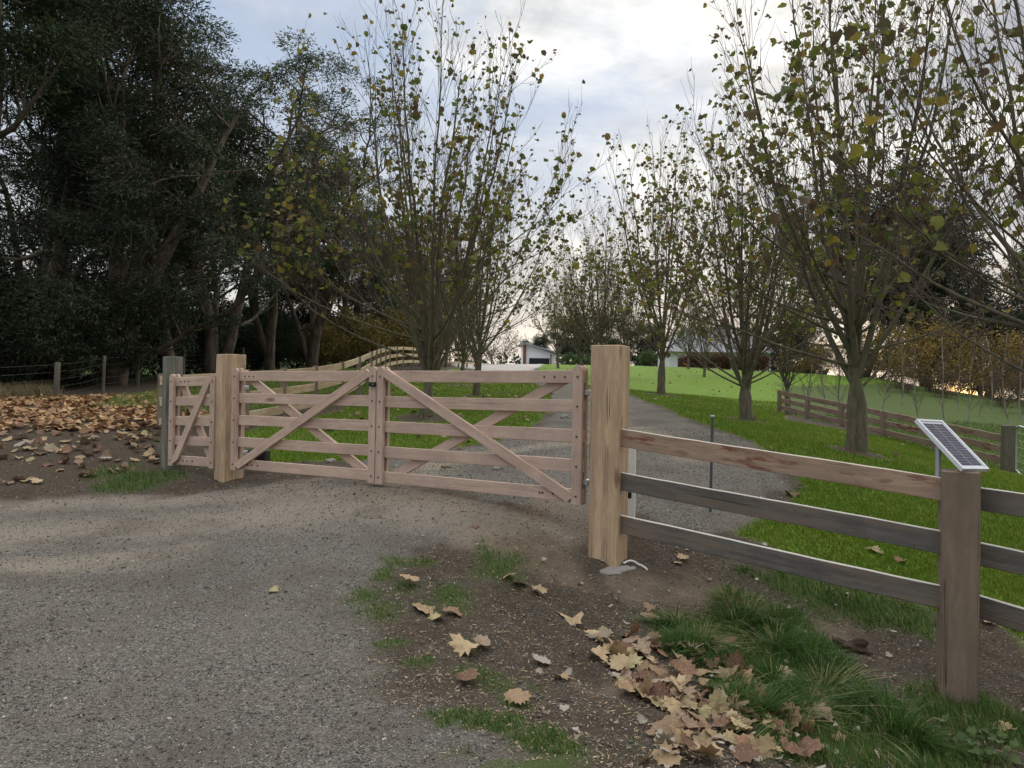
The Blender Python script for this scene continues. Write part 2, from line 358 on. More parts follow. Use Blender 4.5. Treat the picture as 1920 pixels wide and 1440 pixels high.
M['metal_roof'] = simple('metal_roof', (.22, .23, .24), .5, .1, .1, 1)
M['dark_door'] = simple('dark_door', (.015, .017, .022), .5)
M['red_brick'] = simple('red_brick', (.17, .065, .04), .9, 0, .3, 8)
M['glass'] = simple('window_glass', (.03, .035, .04), .1, 0, .1, 1, .8)
def bark(name, c1, c2, c3, sc=6):
    m, t, b = material(name); oc = t.new('ShaderNodeTexCoord').outputs['Object']
    n = t.noise(t.mapping(oc, (1, 1, .25)), sc, 6, .65); n2 = t.noise(oc, sc * .25, 3)
    col = t.mix(t.rng(n, .35, .65), c1, c2); col = t.mix(t.math('MULTIPLY', t.rng(n2, .45, .65), .7), col, c3)
    t.put(b.inputs['Base Color'], col); b.inputs['Roughness'].default_value = .9
    bp = t.new('ShaderNodeBump', i_Strength=.6, i_Distance=.02); t.put(bp.inputs['Height'], n); t.put(b.inputs['Normal'], bp.outputs[0])
    return m
M['bark'] = bark('avenue_bark', (.075, .065, .045), (.15, .125, .09), (.10, .11, .055), 14)
M['twig'] = simple('twig_bark', (.085, .06, .045), .85, 0, .25, 4)
M['gumbark'] = bark('gum_bark', (.055, .043, .033), (.14, .11, .085), (.04, .033, .022), 5)
M['birch'] = bark('birch_bark', (.17, .15, .12), (.34, .31, .27), (.11, .09, .07), 9)
def leafmat(name, stops, trans=.35, rough=.55, attr='rnd', mottled=False):
    m, t, b = material(name); r = t.math('FRACT', t.math('ADD', t.attr(attr), obj_rand(t)))
    col = t.ramp(r, stops)
    if mottled:
        ps = t.new('ShaderNodeNewGeometry').outputs['Position']; col = t.mix(t.math('MULTIPLY', t.rng(t.noise(ps, 28, 4, .6), .45, .7), .55), col, (.16, .085, .045)); col = t.mix(t.math('MULTIPLY', t.rng(t.noise(ps, 90, 3), .5, .75), .35), col, (.55, .42, .26))
    t.put(b.inputs['Base Color'], col); b.inputs['Roughness'].default_value = rough
    tr = t.new('ShaderNodeBsdfTranslucent', i_Color=col); mx = t.new('ShaderNodeMixShader', i_Fac=trans)
    t.put(mx.inputs[1], b.outputs[0]); t.put(mx.inputs[2], tr.outputs[0]); t.put(t.n['Material Output'].inputs[0], mx.outputs[0])
    return m
M['leaf_tree'] = leafmat('autumn_tree_leaf', [(0, (.070, .095, .022)), (.30, (.12, .145, .030)), (.46, (.19, .19, .036)), (.56, (.24, .18, .042)), (.64, (.125, .085, .04)), (.80, (.08, .062, .038)), (1, (.085, .105, .026))], .45)
M['leaf_fallen'] = leafmat('fallen_leaf', [(0, (.24, .155, .09)), (.15, (.35, .255, .145)), (.28, (.43, .34, .20)), (.36, (.17, .092, .06)), (.5, (.105, .056, .038)), (.6, (.25, .135, .078)), (.7, (.34, .31, .16)), (.8, (.19, .12, .08)), (.9, (.30, .245, .18)), (1, (.22, .135, .08))], .12, .7, mottled=True)
M['leaf_rust'] = leafmat('rust_fallen_leaf', [(0, (.30, .17, .08)), (.2, (.42, .27, .13)), (.35, (.50, .35, .17)), (.5, (.24, .115, .055)), (.65, (.16, .075, .04)), (.78, (.36, .20, .09)), (.9, (.28, .18, .11)), (1, (.34, .20, .10))], .12, .7, mottled=True)
M['leaf_grey'] = leafmat('grey_fallen_leaf', [(0, (.26, .24, .20)), (.5, (.36, .32, .27)), (1, (.20, .16, .12))], .1, .8)
M['gum_leaf'] = leafmat('gum_leaf', [(0, (.018, .036, .014)), (.3, (.030, .056, .022)), (.6, (.056, .072, .028)), (.85, (.030, .054, .028)), (1, (.11, .105, .05))], .3, .5)
M['pine_leaf'] = leafmat('dark_needle', [(0, (.015, .028, .014)), (.5, (.025, .042, .021)), (1, (.05, .056, .028))], .2, .6)
M['rust_leaf'] = leafmat('rust_leaf', [(0, (.16, .11, .030)), (.3, (.28, .19, .040)), (.6, (.18, .125, .036)), (.8, (.10, .08, .028)), (1, (.42, .27, .05))], .35, .6)
M['russet_leaf'] = leafmat('russet_leaf', [(0, (.06, .045, .028)), (.4, (.085, .056, .035)), (.7, (.11, .075, .042)), (1, (.08, .075, .030))], .25, .7)
M['gold_leaf'] = leafmat('gold_leaf', [(0, (.10, .09, .03)), (.4, (.18, .14, .035)), (.7, (.12, .12, .04)), (1, (.24, .16, .04))], .35, .6)
M['green_leaf'] = leafmat('green_leaf', [(0, (.04, .075, .02)), (.5, (.06, .10, .028)), (1, (.08, .12, .04))], .3, .5)
M['grass_lawn'] = leafmat('lawn_grass', [(0, (.085, .145, .012)), (.4, (.125, .20, .020)), (.75, (.175, .245, .035)), (1, (.24, .27, .06))], .35, .5)
M['grass_long'] = leafmat('long_grass', [(0, (.035, .085, .016)), (.35, (.065, .135, .026)), (.7, (.125, .205, .060)), (.9, (.19, .22, .08)), (1, (.36, .31, .16))], .45, .4)
M['straw'] = leafmat('straw', [(0, (.30, .22, .13)), (.5, (.45, .36, .23)), (.8, (.22, .13, .08)), (1, (.5, .42, .3))], .1, .8)
M['dry_grass'] = leafmat('dry_grass', [(0, (.16, .12, .07)), (.5, (.24, .18, .10)), (1, (.10, .11, .04))], .2, .8)
M['stone'] = leafmat('gravel_stone', [(0, (.055, .050, .043)), (.35, (.095, .087, .075)), (.62, (.145, .134, .116)), (.82, (.20, .187, .162)), (.96, (.29, .272, .24)), (1, (.48, .455, .41))], 0.0, .85)

# ground
def ground_mat():
    m, t, b = material('ground'); pos = t.new('ShaderNodeNewGeometry').outputs['Position']
    wl, wr, wg, wlit, wc = (t.attr(k) for k in ('w_lawn', 'w_rough', 'w_gravel', 'w_litter', 'w_conc'))
    wt, wred = t.attr('w_track'), t.attr('w_red')
    n05, n2, n9, n40 = t.noise(pos, .5, 4), t.noise(pos, 2.2, 5, .6), t.noise(pos, 9, 5, .6), t.noise(pos, 55, 4, .65)
    n150 = t.noise(pos, 170, 3, .6)
    vor = t.new('ShaderNodeTexVoronoi', i_Vector=pos, i_Scale=115.0)
    vor2 = t.new('ShaderNodeTexVoronoi', i_Vector=pos, i_Scale=60.0)
    vc = t.new('ShaderNodeSeparateColor', i_Color=vor.outputs['Color']).outputs[0]
    vc2 = t.new('ShaderNodeSeparateColor', i_Color=vor2.outputs['Color']).outputs[0]
    st = t.ramp(t.math('MULTIPLY_ADD', vc2, .25, t.math('MULTIPLY', vc, .75)), [(0, (.046, .043, .037)), (.35, (.095, .089, .078)), (.65, (.148, .139, .121)), (.88, (.22, .207, .18)), (1, (.40, .378, .337))])
    fines = t.mix(n40, (.110, .098, .080), (.195, .176, .145))
    gm = t.math('MULTIPLY_ADD', t.rng(n2, .62, .40), .45, .48)
    gcol = t.mix(gm, fines, st)
    gcol = t.mix(t.math('MULTIPLY', wt, .7), gcol, t.mix(n40, (.21, .178, .14), (.31, .265, .212)))
    gcol = t.mix(t.math('MULTIPLY', t.rng(t.noise(pos, 1.1, 4, .6), .46, .66), .5), gcol, (.075, .066, .055))
    dcol = t.mix(n9, (.028, .022, .016), (.078, .062, .044)); dcol = t.mix(t.rng(n40, .52, .85), dcol, (.135, .112, .083)); dcol = t.mix(t.math('MULTIPLY', t.rng(vc, .82, .92), .4), dcol, st)
    dcol = t.mix(t.math('MULTIPLY', t.rng(n2, .48, .66), .55), dcol, (.055, .038, .028))
    dcol = t.mix(t.math('MULTIPLY', wred, .6), dcol, t.mix(n9, (.115, .083, .058), (.205, .162, .118)))
    gcol = t.mix(t.math('MULTIPLY', wred, .65), gcol, t.mix(n9, (.16, .124, .09), (.27, .22, .165)))
    col = t.mix(wg, dcol, gcol)
    lit = t.mix(n40, (.035, .028, .021), (.095, .072, .052)); col = t.mix(t.math('MULTIPLY', wlit, .85), col, lit)
    rcol = t.mix(n9, (.038, .070, .014), (.072, .118, .026)); rcol = t.mix(t.math('MULTIPLY', t.rng(n2, .45, .7), .5), rcol, (.075, .080, .032))
    col = t.mix(t.math('MULTIPLY', wr, .85), col, rcol)
    lcol = t.mix(n40, (.060, .120, .010), (.125, .215, .022)); lcol = t.mix(t.math('MULTIPLY', t.rng(n2, .4, .65), .45), lcol, (.15, .21, .03))
    lcol = t.mix(t.math('MULTIPLY', t.rng(n9, .58, .8), .35), lcol, (.13, .15, .05))
    col = t.mix(wl, col, lcol)
    col = t.mix(wc, col, t.mix(n2, (.34, .32, .30), (.44, .42, .39)))
    t.put(b.inputs['Base Color'], col); b.inputs['Roughness'].default_value = .95; b.inputs['Specular IOR Level'].default_value = .12
    hgt = t.math('ADD', t.math('MULTIPLY', t.math('SUBTRACT', 1, vor.outputs['Distance']), wg), t.math('ADD', t.math('MULTIPLY', n40, 1.4), t.math('MULTIPLY', n150, .5)))
    bp = t.new('ShaderNodeBump', i_Strength=.75, i_Distance=.009); t.put(bp.inputs['Height'], hgt); t.put(b.inputs['Normal'], bp.outputs[0])
    return m
M['ground'] = ground_mat()

# ---------------------------------------------------------------- the ground sheet
def axis_pts(lo, hi, fine_lo, fine_hi, step, grow, maxstep=25):
    p = list(np.arange(fine_lo, fine_hi, step)); s = step
    while p[-1] < hi: s = min(s * grow, maxstep); p.append(p[-1] + s)
    s = step; q = [p[0]]
    while q[-1] > lo: s = min(s * grow, maxstep); q.append(q[-1] - s)
    return np.array(q[1:][::-1] + p)
gx = axis_pts(-600, 600, -6.5, 5.0, .05, 1.06); gy = axis_pts(-80, 700, 2.3, 11.5, .05, 1.045)
GX, GY = np.meshgrid(gx, gy); fxx, fyy = GX.ravel(), GY.ravel()
Z = zones(fxx, fyy); hh = H(fxx, fyy, Z)
track = np.zeros_like(fxx)
for pl, wd in (([(-300,1000),(0,998),(250,982),(480,965),(700,950),(820,955)], .42), ([(-300,945),(0,942),(250,930),(450,925),(620,920)], .3), ([(-200,1075),(0,1060),(330,1030)], .25), ([(760,900),(900,850),(1080,830),(1150,790),(1140,750)], .3), ([(1180,800),(1260,830),(1300,860)], .3)):
    pts = Gp(pl)
    for i in range(len(pts) - 1):
        ax, ay = pts[i]; bx, by = pts[i + 1]; tt = np.clip(((fxx - ax) * (bx - ax) + (fyy - ay) * (by - ay)) / ((bx - ax) ** 2 + (by - ay) ** 2), 0, 1)
        dd = np.hypot(fxx - ax - tt * (bx - ax), fyy - ay - tt * (by - ay)) + fbm(fxx * 2, fyy * 2, 40) * .35 + fbm(fxx * 9, fyy * 9, 41) * .3
        track = np.maximum(track, 1 - sstep(dd, wd * .1, wd * 2.0))
red = np.zeros_like(fxx)
for (px, py, r) in [(1000,985,.7),(930,1000,.6),(1060,960,.6),(860,950,.5),(1190,1090,.5),(1300,1110,.5),(560,905,.5),(700,920,.5),(1560,1190,.35),(1150,1300,.25),(790,930,.5),(1060,1070,.4)]:
    cx, cy = G(px, py); red = np.maximum(red, 1 - sstep(np.hypot(fxx - cx, fyy - cy) + fbm(fxx * 3, fyy * 3, 44) * r * 1.4, r * .2, r * 1.1))
ny, nx = GX.shape
ii = (np.arange(ny - 1)[:, None] * nx + np.arange(nx - 1)[None]).ravel()
FQ = np.stack([ii, ii + 1, ii + nx + 1, ii + nx], 1)
fa = lambda a: a[FQ].mean(1)
fc = np.stack([fa(Z[0]), fa(Z[1]), fa(Z[2])]); kindf = np.zeros(len(FQ), int)
inner = fa(fyy) > 8.3 + fa(fxx) * -.62
kindf[fc[0] > .5] = 1; kindf[(fc[0] > .5) & (polydist(Z_drive, fa(fxx), fa(fyy)) > -.1)] = 2
kindf[fc[1] > .5] = 3; kindf[(fc[2] > .5) & (kindf == 0)] = 4; kindf[fa(Z[4]) > .5] = 5
for k, nm in enumerate(('ground', 'road', 'driveway', 'lawn', 'field', 'concrete_drive')):
    sel = FQ[kindf == k]
    if not len(sel): continue
    u, inv = np.unique(sel, return_inverse=True); V = np.stack([fxx[u], fyy[u], hh[u]], 1)
    tag(mesh_obj(nm, V, inv.reshape(-1, 4), M['ground'], None, True,
        {'w_gravel': Z[0][u], 'w_lawn': Z[1][u], 'w_rough': Z[2][u], 'w_litter': Z[3][u], 'w_conc': Z[4][u], 'w_track': track[u], 'w_red': red[u]}), kind='structure')

# ---------------------------------------------------------------- boxes / beams
def box_mesh(name, dims, mat, bevel=.004, origin=(0, 0, 0), segs=1, rough=0.0, seed=0, ax=0):
    bm = bmesh.new(); bmesh.ops.create_cube(bm, size=1)
    for v in bm.verts: v.co = Vector((v.co.x * dims[0], v.co.y * dims[1], v.co.z * dims[2])) + Vector(origin)
    if bevel: bmesh.ops.bevel(bm, geom=bm.edges[:], offset=bevel, segments=1, affect='EDGES')
    if segs > 1:
        es = [e for e in bm.edges if abs((e.verts[0].co - e.verts[1].co)[ax]) > dims[ax] * .7]
        bmesh.ops.subdivide_edges(bm, edges=es, cuts=segs)
        rr = random.Random(seed); ph = [rr.uniform(0, 9) for _ in range(6)]
        for v in bm.verts:
            s = v.co[ax]; o1, o2 = (ax + 1) % 3, (ax + 2) % 3
            v.co[o1] += rough * (math.sin(s * 3.1 + ph[0]) + .6 * math.sin(s * 9.7 + ph[1] + v.co[o2] * 20)); v.co[o2] += rough * (math.sin(s * 2.3 + ph[2]) + .5 * math.sin(s * 12.3 + ph[3] + v.co[o1] * 25))
    me = bpy.data.meshes.new(name); bm.to_mesh(me); bm.free(); me.materials.append(mat); return me
def beam(name, a, b, hgt, thk, mat, parent=None, segs=1, rough=0.0, seed=0, bevel=.004, loc=None):
    """board from a to b (centre line), local X along it"""
    a = Vector(a); b = Vector(b); d = b - a; L = d.length; x = d.normalized(); y = Vector((0, 0, 1)).cross(x).normalized(); z = x.cross(y)
    me = box_mesh(name, (L, thk, hgt), mat, bevel, (L / 2, 0, 0), segs, rough, seed, 0)
    if loc is not None: a = a - Vector(loc)
    Mx = Matrix(((x.x, y.x, z.x, a.x), (x.y, y.y, z.y, a.y), (x.z, y.z, z.z, a.z), (0, 0, 0, 1)))
    return add(name, me, parent, Mx)
def square_post(name, base, height, w, rz, mat, parent=None, bevel=.006, rough=.0015, d=None, seed=0, sink=.25):
    me = box_mesh(name, (w, d or w, height + sink), mat, bevel, (0, 0, (height - sink) / 2), 8, rough, seed, 2)
    o = add(name, me, parent); o.location = base; o.rotation_euler = (0, 0, rz); return o
def flat_top_post_round(name, base, height, r, mat, parent=None, sides=10, sink=.2, tilt=(0, 0)):
    t = Tubes(); b = Vector(base); top = b + Vector((tilt[0], tilt[1], height))
    pts = [b - Vector((0, 0, sink)), b, b.lerp(top, .5), top - Vector((0, 0, .012)), top, top + Vector((0, 0, .001))]
    t.add([tuple(p) for p in pts], [r * 1.03, r * 1.02, r, r * .98, r * .9, .001], sides)
    return t.build(name, mat, parent)

# gate posts
mp = ground_pt(1146, 1062)
# main post: top at photo y 648
def top_z(px, py, d): return P(px, py, d).z
MPC = P(1140, 1000, 6.75); mb = Vector((MPC.x, MPC.y, top_z(1140, 1066, 6.72)))
mth = math.atan2(-.62, .79)          # direction of the front fence
post_rot = R(-26)
o = square_post('gate_post', mb, top_z(1140, 648, 6.72) - mb.z, .27, post_rot, M['post'], seed=1)
tag(o, 'tallest fresh-sawn square gate post, at the right end of the double gate', 'post')
LP = P(431, 800, 9.72); lz = P(431, 900, 9.6).z
o = square_post('gate_post', (LP.x, LP.y, lz), P(431, 664, 9.6).z - lz, .265, R(47), M['post'], seed=2)
tag(o, 'tan square gate post between the small gate and the double gate', 'post')
GPp = P(322, 800, 10.35); gz = P(322, 878, 10.2).z
o = square_post('gate_post', (GPp.x, GPp.y, gz), P(322, 668, 10.2).z - gz, .21, R(38), M['post_grey'], seed=3)
tag(o, 'weathered grey-green square post on the far side of the small gate', 'post')
# concrete footing
def blob(name, c, rx, ry, rz, mat, seed, parent=None, sub=3, flat=.5, amp=.25):
    bm = bmesh.new(); bmesh.ops.create_icosphere(bm, subdivisions=sub, radius=1)
    rr = random.Random(seed); ph = [rr.uniform(0, 20) for _ in range(9)]
    for v in bm.verts:
        p = v.co; k = 1 + amp * (math.sin(p.x * 2.7 + ph[0]) * math.sin(p.y * 3.1 + ph[1]) + .5 * math.sin(p.z * 5 + ph[2] + p.x * 4)) ; p = p * k
        v.co = Vector((p.x * rx, p.y * ry, max(p.z, -flat) * rz))
    me = bpy.data.meshes.new(name); bm.to_mesh(me); bm.free(); me.materials.append(mat)
    o = add(name, me, parent); o.location = c; return o
o = blob('concrete_footing', (mb.x - .03, mb.y - .06, mb.z + .012), .25, .21, .045, M['concrete'], 4, amp=.12); tag(o, 'pale concrete footing spilling around the foot of the tallest gate post', 'footing')

# ---------------------------------------------------------------- gates
def stile_mesh(w, hgt, thk, mat):
    prof = [(0, 0), (w, 0)] + [(w, hgt - w * .45)] + [(w / 2 + w / 2 * math.cos(a), hgt - w * .45 + w * .45 * math.sin(a)) for a in np.linspace(0.25, math.pi - .25, 7)] + [(0, hgt - w * .45)]
    n = len(prof); V = [(x, -thk / 2, z) for x, z in prof] + [(x, thk / 2, z) for x, z in prof]
    Fl = [list(range(n)), list(range(2 * n - 1, n - 1, -1))] + [[i, i + n, (i + 1) % n + n, (i + 1) % n] for i in range(n)]
    me = bpy.data.meshes.new('stile'); me.from_pydata(V, [], Fl); me.materials.append(mat); me.validate(); me.update(); return me
def disc_mesh(name, r, t, mat, n=8):
    bm = bmesh.new(); bmesh.ops.create_cone(bm, cap_ends=True, segments=n, radius1=r, radius2=r * .7, depth=t)
    bmesh.ops.rotate(bm, verts=bm.verts, matrix=Matrix.Rotation(R(90), 3, 'X')); me = bpy.data.meshes.new(name); bm.to_mesh(me); bm.free(); me.materials.append(mat); return me
BOLT = disc_mesh('bolt', .0105, .012, M['bolt'])
def gate(label, A, B, hl, front_up_right, bolt_end, n_rail=5, hgt=1.24, sw=.095):
    A = Vector(A); B = Vector(B); d = B - A; L = Vector((d.x, d.y)).length; slope = d.z
    root = thing('farm_gate', label, 'gate', A, rz=math.atan2(d.y, d.x))
    T = .036; rh = .118; z0 = .012; step = (hgt - .055 - rh) / (n_rail - 1)
    def local(o, loc, rot=(0, 0, 0)): o.location = loc; o.rotation_euler = rot
    sk = lambda x: slope * x / L
    for k in range(n_rail):
        zc_ = z0 + rh / 2 + k * step
        dx, dz = L - .004, slope * (L - .004) / L; ang = math.atan2(dz, dx)
        me = box_mesh('rail', (math.hypot(dx, dz), T, rh), M['gate_x'], .004, (math.hypot(dx, dz) / 2, 0, 0), 5, .0012, hash(label) % 97 + k)
        o = add('rail', me, root); local(o, (.002, T / 2, zc_), (0, -ang, 0))
    for x in (0, L - sw):
        for y in (-T / 2 - .002, T * 1.5 + .002):
            o = add('stile', stile_mesh(sw, hgt, T, M['gate_z']), root); local(o, (x, y, sk(x)))
    zb, zt = z0 + .0, z0 + rh + (n_rail - 1) * step - .03
    for y, up in ((-T / 2 - .003, front_up_right), (T * 1.5 + .003, not front_up_right)):
        xa, xb = sw + .035, L - sw - .035
        a = Vector((xa, y, (zb + .05 if up else zt) + sk(xa))); b = Vector((xb, y, (zt if up else zb + .05) + sk(xb)))
        dd = b - a; ang = math.atan2(dd.z, dd.x); Lb = dd.length
        me = bpy.data.meshes.new('brace'); cut = 1 / math.tan(abs(ang)) if abs(ang) > .2 else 0; hw = .047
        # ends cut plumb against the stiles
        k = math.tan(ang) * hw
        e = .034
        pr = [(-e + k, -hw), (Lb + e + k, -hw), (Lb + e - k, hw), (-e - k, hw)]
        V = [(x, -T / 2, z) for x, z in pr] + [(x, T / 2, z) for x, z in pr]
        me.from_pydata(V, [], [[0, 1, 2, 3], [7, 6, 5, 4], [0, 4, 5, 1], [1, 5, 6, 2], [2, 6, 7, 3], [3, 7, 4, 0]]); me.materials.append(M['gate_x'])
        o = add('brace', me, root); local(o, a, (0, -ang, 0))
    for k in range(n_rail):
        for x in (sw / 2, L - sw / 2):
            o = add('bolt', BOLT, root); local(o, (x, -T - .006, z0 + rh / 2 + k * step + sk(x)))
    for k in (0, n_rail - 1):
        for j in range(3):
            x = (sw + .10 + .075 * j) if bolt_end == 'left' else (L - sw - .10 - .11 * j)
            if k == 0 and j == 0: x += .25 if bolt_end == 'left' else -.25
            o = add('bolt', BOLT, root); local(o, (x, -.004, z0 + rh / 2 + k * step + sk(x)))
    return root, L
g1a = P(436, 880, 9.42); g1b = P(706.0, 905, 8.22)
gateL, LL = gate('left leaf of the pinkish timber double gate, hung on the tan square post', g1a, g1b, .095, True, 'left')
g2a = P(707.5, 906, 8.21); g2b = P(1092, 946, 6.86)
gateR, LR = gate('right leaf of the pinkish timber double gate, beside the tallest post', g2a, g2b, .095, False, 'right')
# latch on the left leaf, hinges
o = add('latch', box_mesh('latch', (.085, .03, .048), M['black'], .006), gateL); o.location = (LL - .03, -.056, 1.06)
ltc = add('latch_screw', disc_mesh('latch_screw', .008, .01, M['galv']), o); ltc.location = (.02, -.018, 0)
for zz_ in (.2, 1.0):
    o = add('hinge', box_mesh('hinge', (.05, .09, .05), M['galv'], .006), gateR); o.location = (LR + .02, .05, zz_)
    o = add('hinge', box_mesh('hinge', (.05, .09, .05), M['galv'], .006), gateL); o.location = (.05, .12, zz_)
sga = P(319, 872, 10.15); sgb = P(404, 878, 9.72)
gateS, LS = gate('small pedestrian gate of pinkish timber between the grey post and the tan post', sga, sgb, .09, True, 'left', hgt=1.20, sw=.085)

# gate motor box, white marker, steel picket, conduit
bx = ground_pt(486, 867); zb_ = P(486, 866, 10.0).z
root = thing('gate_motor', 'black gate motor box on the grass behind the left gate leaf', 'gate motor', (P(484, 866, 10.2).x, 10.2, zb_))
add('housing', box_mesh('housing', (.26, .22, .20), M['black'], .02, (0, 0, .05)), root)
add('base', box_mesh('base', (.32, .26, .14), M['concrete'], .01, (0, 0, -.12)), root)
q = P(1184, 905, 7.2)
root = thing('white_marker_board', 'narrow white upright board standing close behind the tallest gate post', 'marker board', q, rz=R(-26))
add('board', box_mesh('board', (.075, .03, .75), M['white_plastic'], .004, (0, 0, .02)), root)
add('stake', box_mesh('stake', (.03, .02, .5), M['galv'], .002, (0, .027, -.25)), root)
q = P(1190, 925, 6.95)
root = thing('gate_stop', 'small black gate fitting low on the back of the tallest post', 'gate fitting', (P(1178, 928, 6.85).x, 6.9, P(1178, 928, 6.9).z))
add('bracket', box_mesh('bracket', (.07, .05, .06), M['black'], .008), root); add('arm', box_mesh('arm', (.16, .025, .025), M['black'], .004, (-.07, .03, 0)), root)
q = P(1331, 985, 7.9); zt_ = P(1336, 782, 7.9).z
root = thing('steel_picket', 'dark grey steel picket standing in the gravel behind the front fence', 'picket', (q.x, q.y, q.z))
V = []; prof = [(-.02, 0), (-.003, .004), (-.003, .022), (.003, .022), (.003, .004), (.02, 0), (.018, -.006), (-.018, -.006)]
hgt = zt_ - q.z; n = 8
prof = [(x * .75, y * .75) for x, y in prof]; V = [(x, y, -.15) for x, y in prof] + [(x + .012, y, hgt) for x, y in prof]
me = bpy.data.meshes.new('stake'); me.from_pydata(V, [], [[i, (i + 1) % n, (i + 1) % n + n, i + n] for i in range(n)] + [list(range(n))[::-1], list(range(n, 2 * n))]); me.materials.append(simple('picket_steel', (.09, .10, .10), .6, .5, .3)); add('stake', me, root)
add('end_cap', box_mesh('end_cap', (.044, .034, .02), M['galv'], .003, (.012, .006, hgt + .008)), root)
c0, c1_ = ground_pt(1168, 1060), ground_pt(1216, 1072)
t = Tubes(); pts = [];
for s in np.linspace(0, 1, 14):
    p = c0.lerp(c1_, s); x, y = p.x, p.y + .06 * math.sin(s * 3.1); pts.append((x, y, Hs(x, y) + .022 * math.sin(s * 3.14) + .004 - (.03 if s > .95 else 0)))
t.add(pts, [.009] * len(pts), 8)
tag(t.build('conduit', M['white_plastic']), 'white cable conduit curving out of the soil by the tallest post', 'conduit')

# ---------------------------------------------------------------- front fence with the solar post
SP = P(1795, 1200, 5.05); sz = P(1795, 1303, 4.97).z; st_ = P(1795, 884, 4.97).z
fence = thing('rail_fence', 'near three-rail timber fence from the tallest gate post past the solar panel', 'fence', (SP.x, SP.y, sz))
base_f = Vector((SP.x, SP.y, sz))
srot = R(-22)
o = square_post('post', (0, 0, 0), st_ - sz, .215, srot, M['post_brown'], fence, seed=5, sink=.3)
o['label'] = 'brown square post carrying the solar panel'
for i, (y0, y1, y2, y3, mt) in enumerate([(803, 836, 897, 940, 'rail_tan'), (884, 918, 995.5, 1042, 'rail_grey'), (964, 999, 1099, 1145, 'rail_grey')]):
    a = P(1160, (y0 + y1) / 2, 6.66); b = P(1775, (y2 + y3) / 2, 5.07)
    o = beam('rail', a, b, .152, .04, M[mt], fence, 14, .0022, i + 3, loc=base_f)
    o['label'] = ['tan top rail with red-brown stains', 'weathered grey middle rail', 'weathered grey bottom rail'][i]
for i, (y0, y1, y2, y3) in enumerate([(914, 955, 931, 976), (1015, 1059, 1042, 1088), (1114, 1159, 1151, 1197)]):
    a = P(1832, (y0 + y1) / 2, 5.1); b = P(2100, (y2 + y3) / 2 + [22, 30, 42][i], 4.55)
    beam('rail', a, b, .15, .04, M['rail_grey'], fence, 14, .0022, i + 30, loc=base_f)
q = P(2110, 1100, 4.55); gz_ = H0(q.x, q.y); square_post('post', Vector((q.x, q.y, float(gz_))) - base_f, float(P(2110, 895, 4.55).z - gz_), .2, srot, M['post_brown'], fence, seed=8)

# solar panel
BL = P(1806, 883, 4.93); BR = P(1849, 877, 5.07); TL = P(1718, 789, 5.24); 
ey = (TL - BL); Lp = ey.length; ey.normalize(); ex = (BR - BL); ex = (ex - ey * ex.dot(ey)); Wp = max(ex.length, .2); ex.normalize(); ez = ex.cross(ey)
if ez.z < 0: ez = -ez
pr_ = thing('solar_panel', 'small tilted solar panel in a silver frame on top of the brown fence post', 'solar panel', (0, 0, 0))
pr_.matrix_world = Matrix(((ex.x, ey.x, ez.x, BL.x), (ex.y, ey.y, ez.y, BL.y), (ex.z, ey.z, ez.z, BL.z + .012), (0, 0, 0, 1)))
fw = .017
def fr(x0, x1, y0, y1, z0, z1, name, mat, bev=.0015, par=None):
    return add(name, box_mesh(name, (x1 - x0, y1 - y0, z1 - z0), mat, bev, ((x0 + x1) / 2, (y0 + y1) / 2, (z0 + z1) / 2)), par or pr_)
fr(0, fw, 0, Lp, -.025, .004, 'frame_bar', M['alu']); fr(Wp - fw, Wp, 0, Lp, -.025, .004, 'frame_bar', M['alu'])
fr(fw, Wp - fw, 0, fw, -.025, .0035, 'frame_bar', M['alu']); fr(fw, Wp - fw, Lp - fw, Lp, -.025, .0035, 'frame_bar', M['alu'])
back = fr(fw, Wp - fw, fw, Lp - fw, -.012, -.004, 'backsheet', M['busbar'], 0)
nr = 16; cy0, cy1 = fw + .018, Lp - fw - .018; ch = (cy1 - cy0) / nr
cellm = None
for r_ in range(nr):
    o = fr(fw + .012, Wp - fw - .012, cy0 + r_ * ch + .0016, cy0 + (r_ + 1) * ch - .0016, -.004, -.0028, 'cell', M['cell'], 0)
fr(Wp / 2 - .001, Wp / 2 + .001, cy0, cy1, -.0027, -.0022, 'busbar', M['busbar'], 0)
t = Tubes(); a = Vector((Wp * .5, Lp * .62, -.02)); 
bq = pr_.matrix_world.inverted() @ Vector((P(1774, 880, 5.05).x, 5.06, st_ - .16)); ct = pr_.matrix_world.inverted() @ Vector((P(1774, 850, 5.05).x, 5.06, P(1774, 845, 5.05).z))
bw = Vector((P(1774, 880, 5.05).x, 5.14, st_ - .2)); ctw = Vector((bw.x - .004, bw.y, P(1774, 838, 5.1).z)); inv = pr_.matrix_world.inverted()
t.add([tuple(inv @ bw), tuple(inv @ ctw.lerp(bw, .5)), tuple(inv @ ctw)], [.019] * 3, 10); t.build('pole', M['galv'], pr_)
t = Tubes(); t.add([tuple(inv @ ctw), tuple(inv @ ctw + (a - (inv @ ctw)) * .5), tuple(a)], [.012, .012, .012], 6); t.build('bracket', M['black'], pr_)

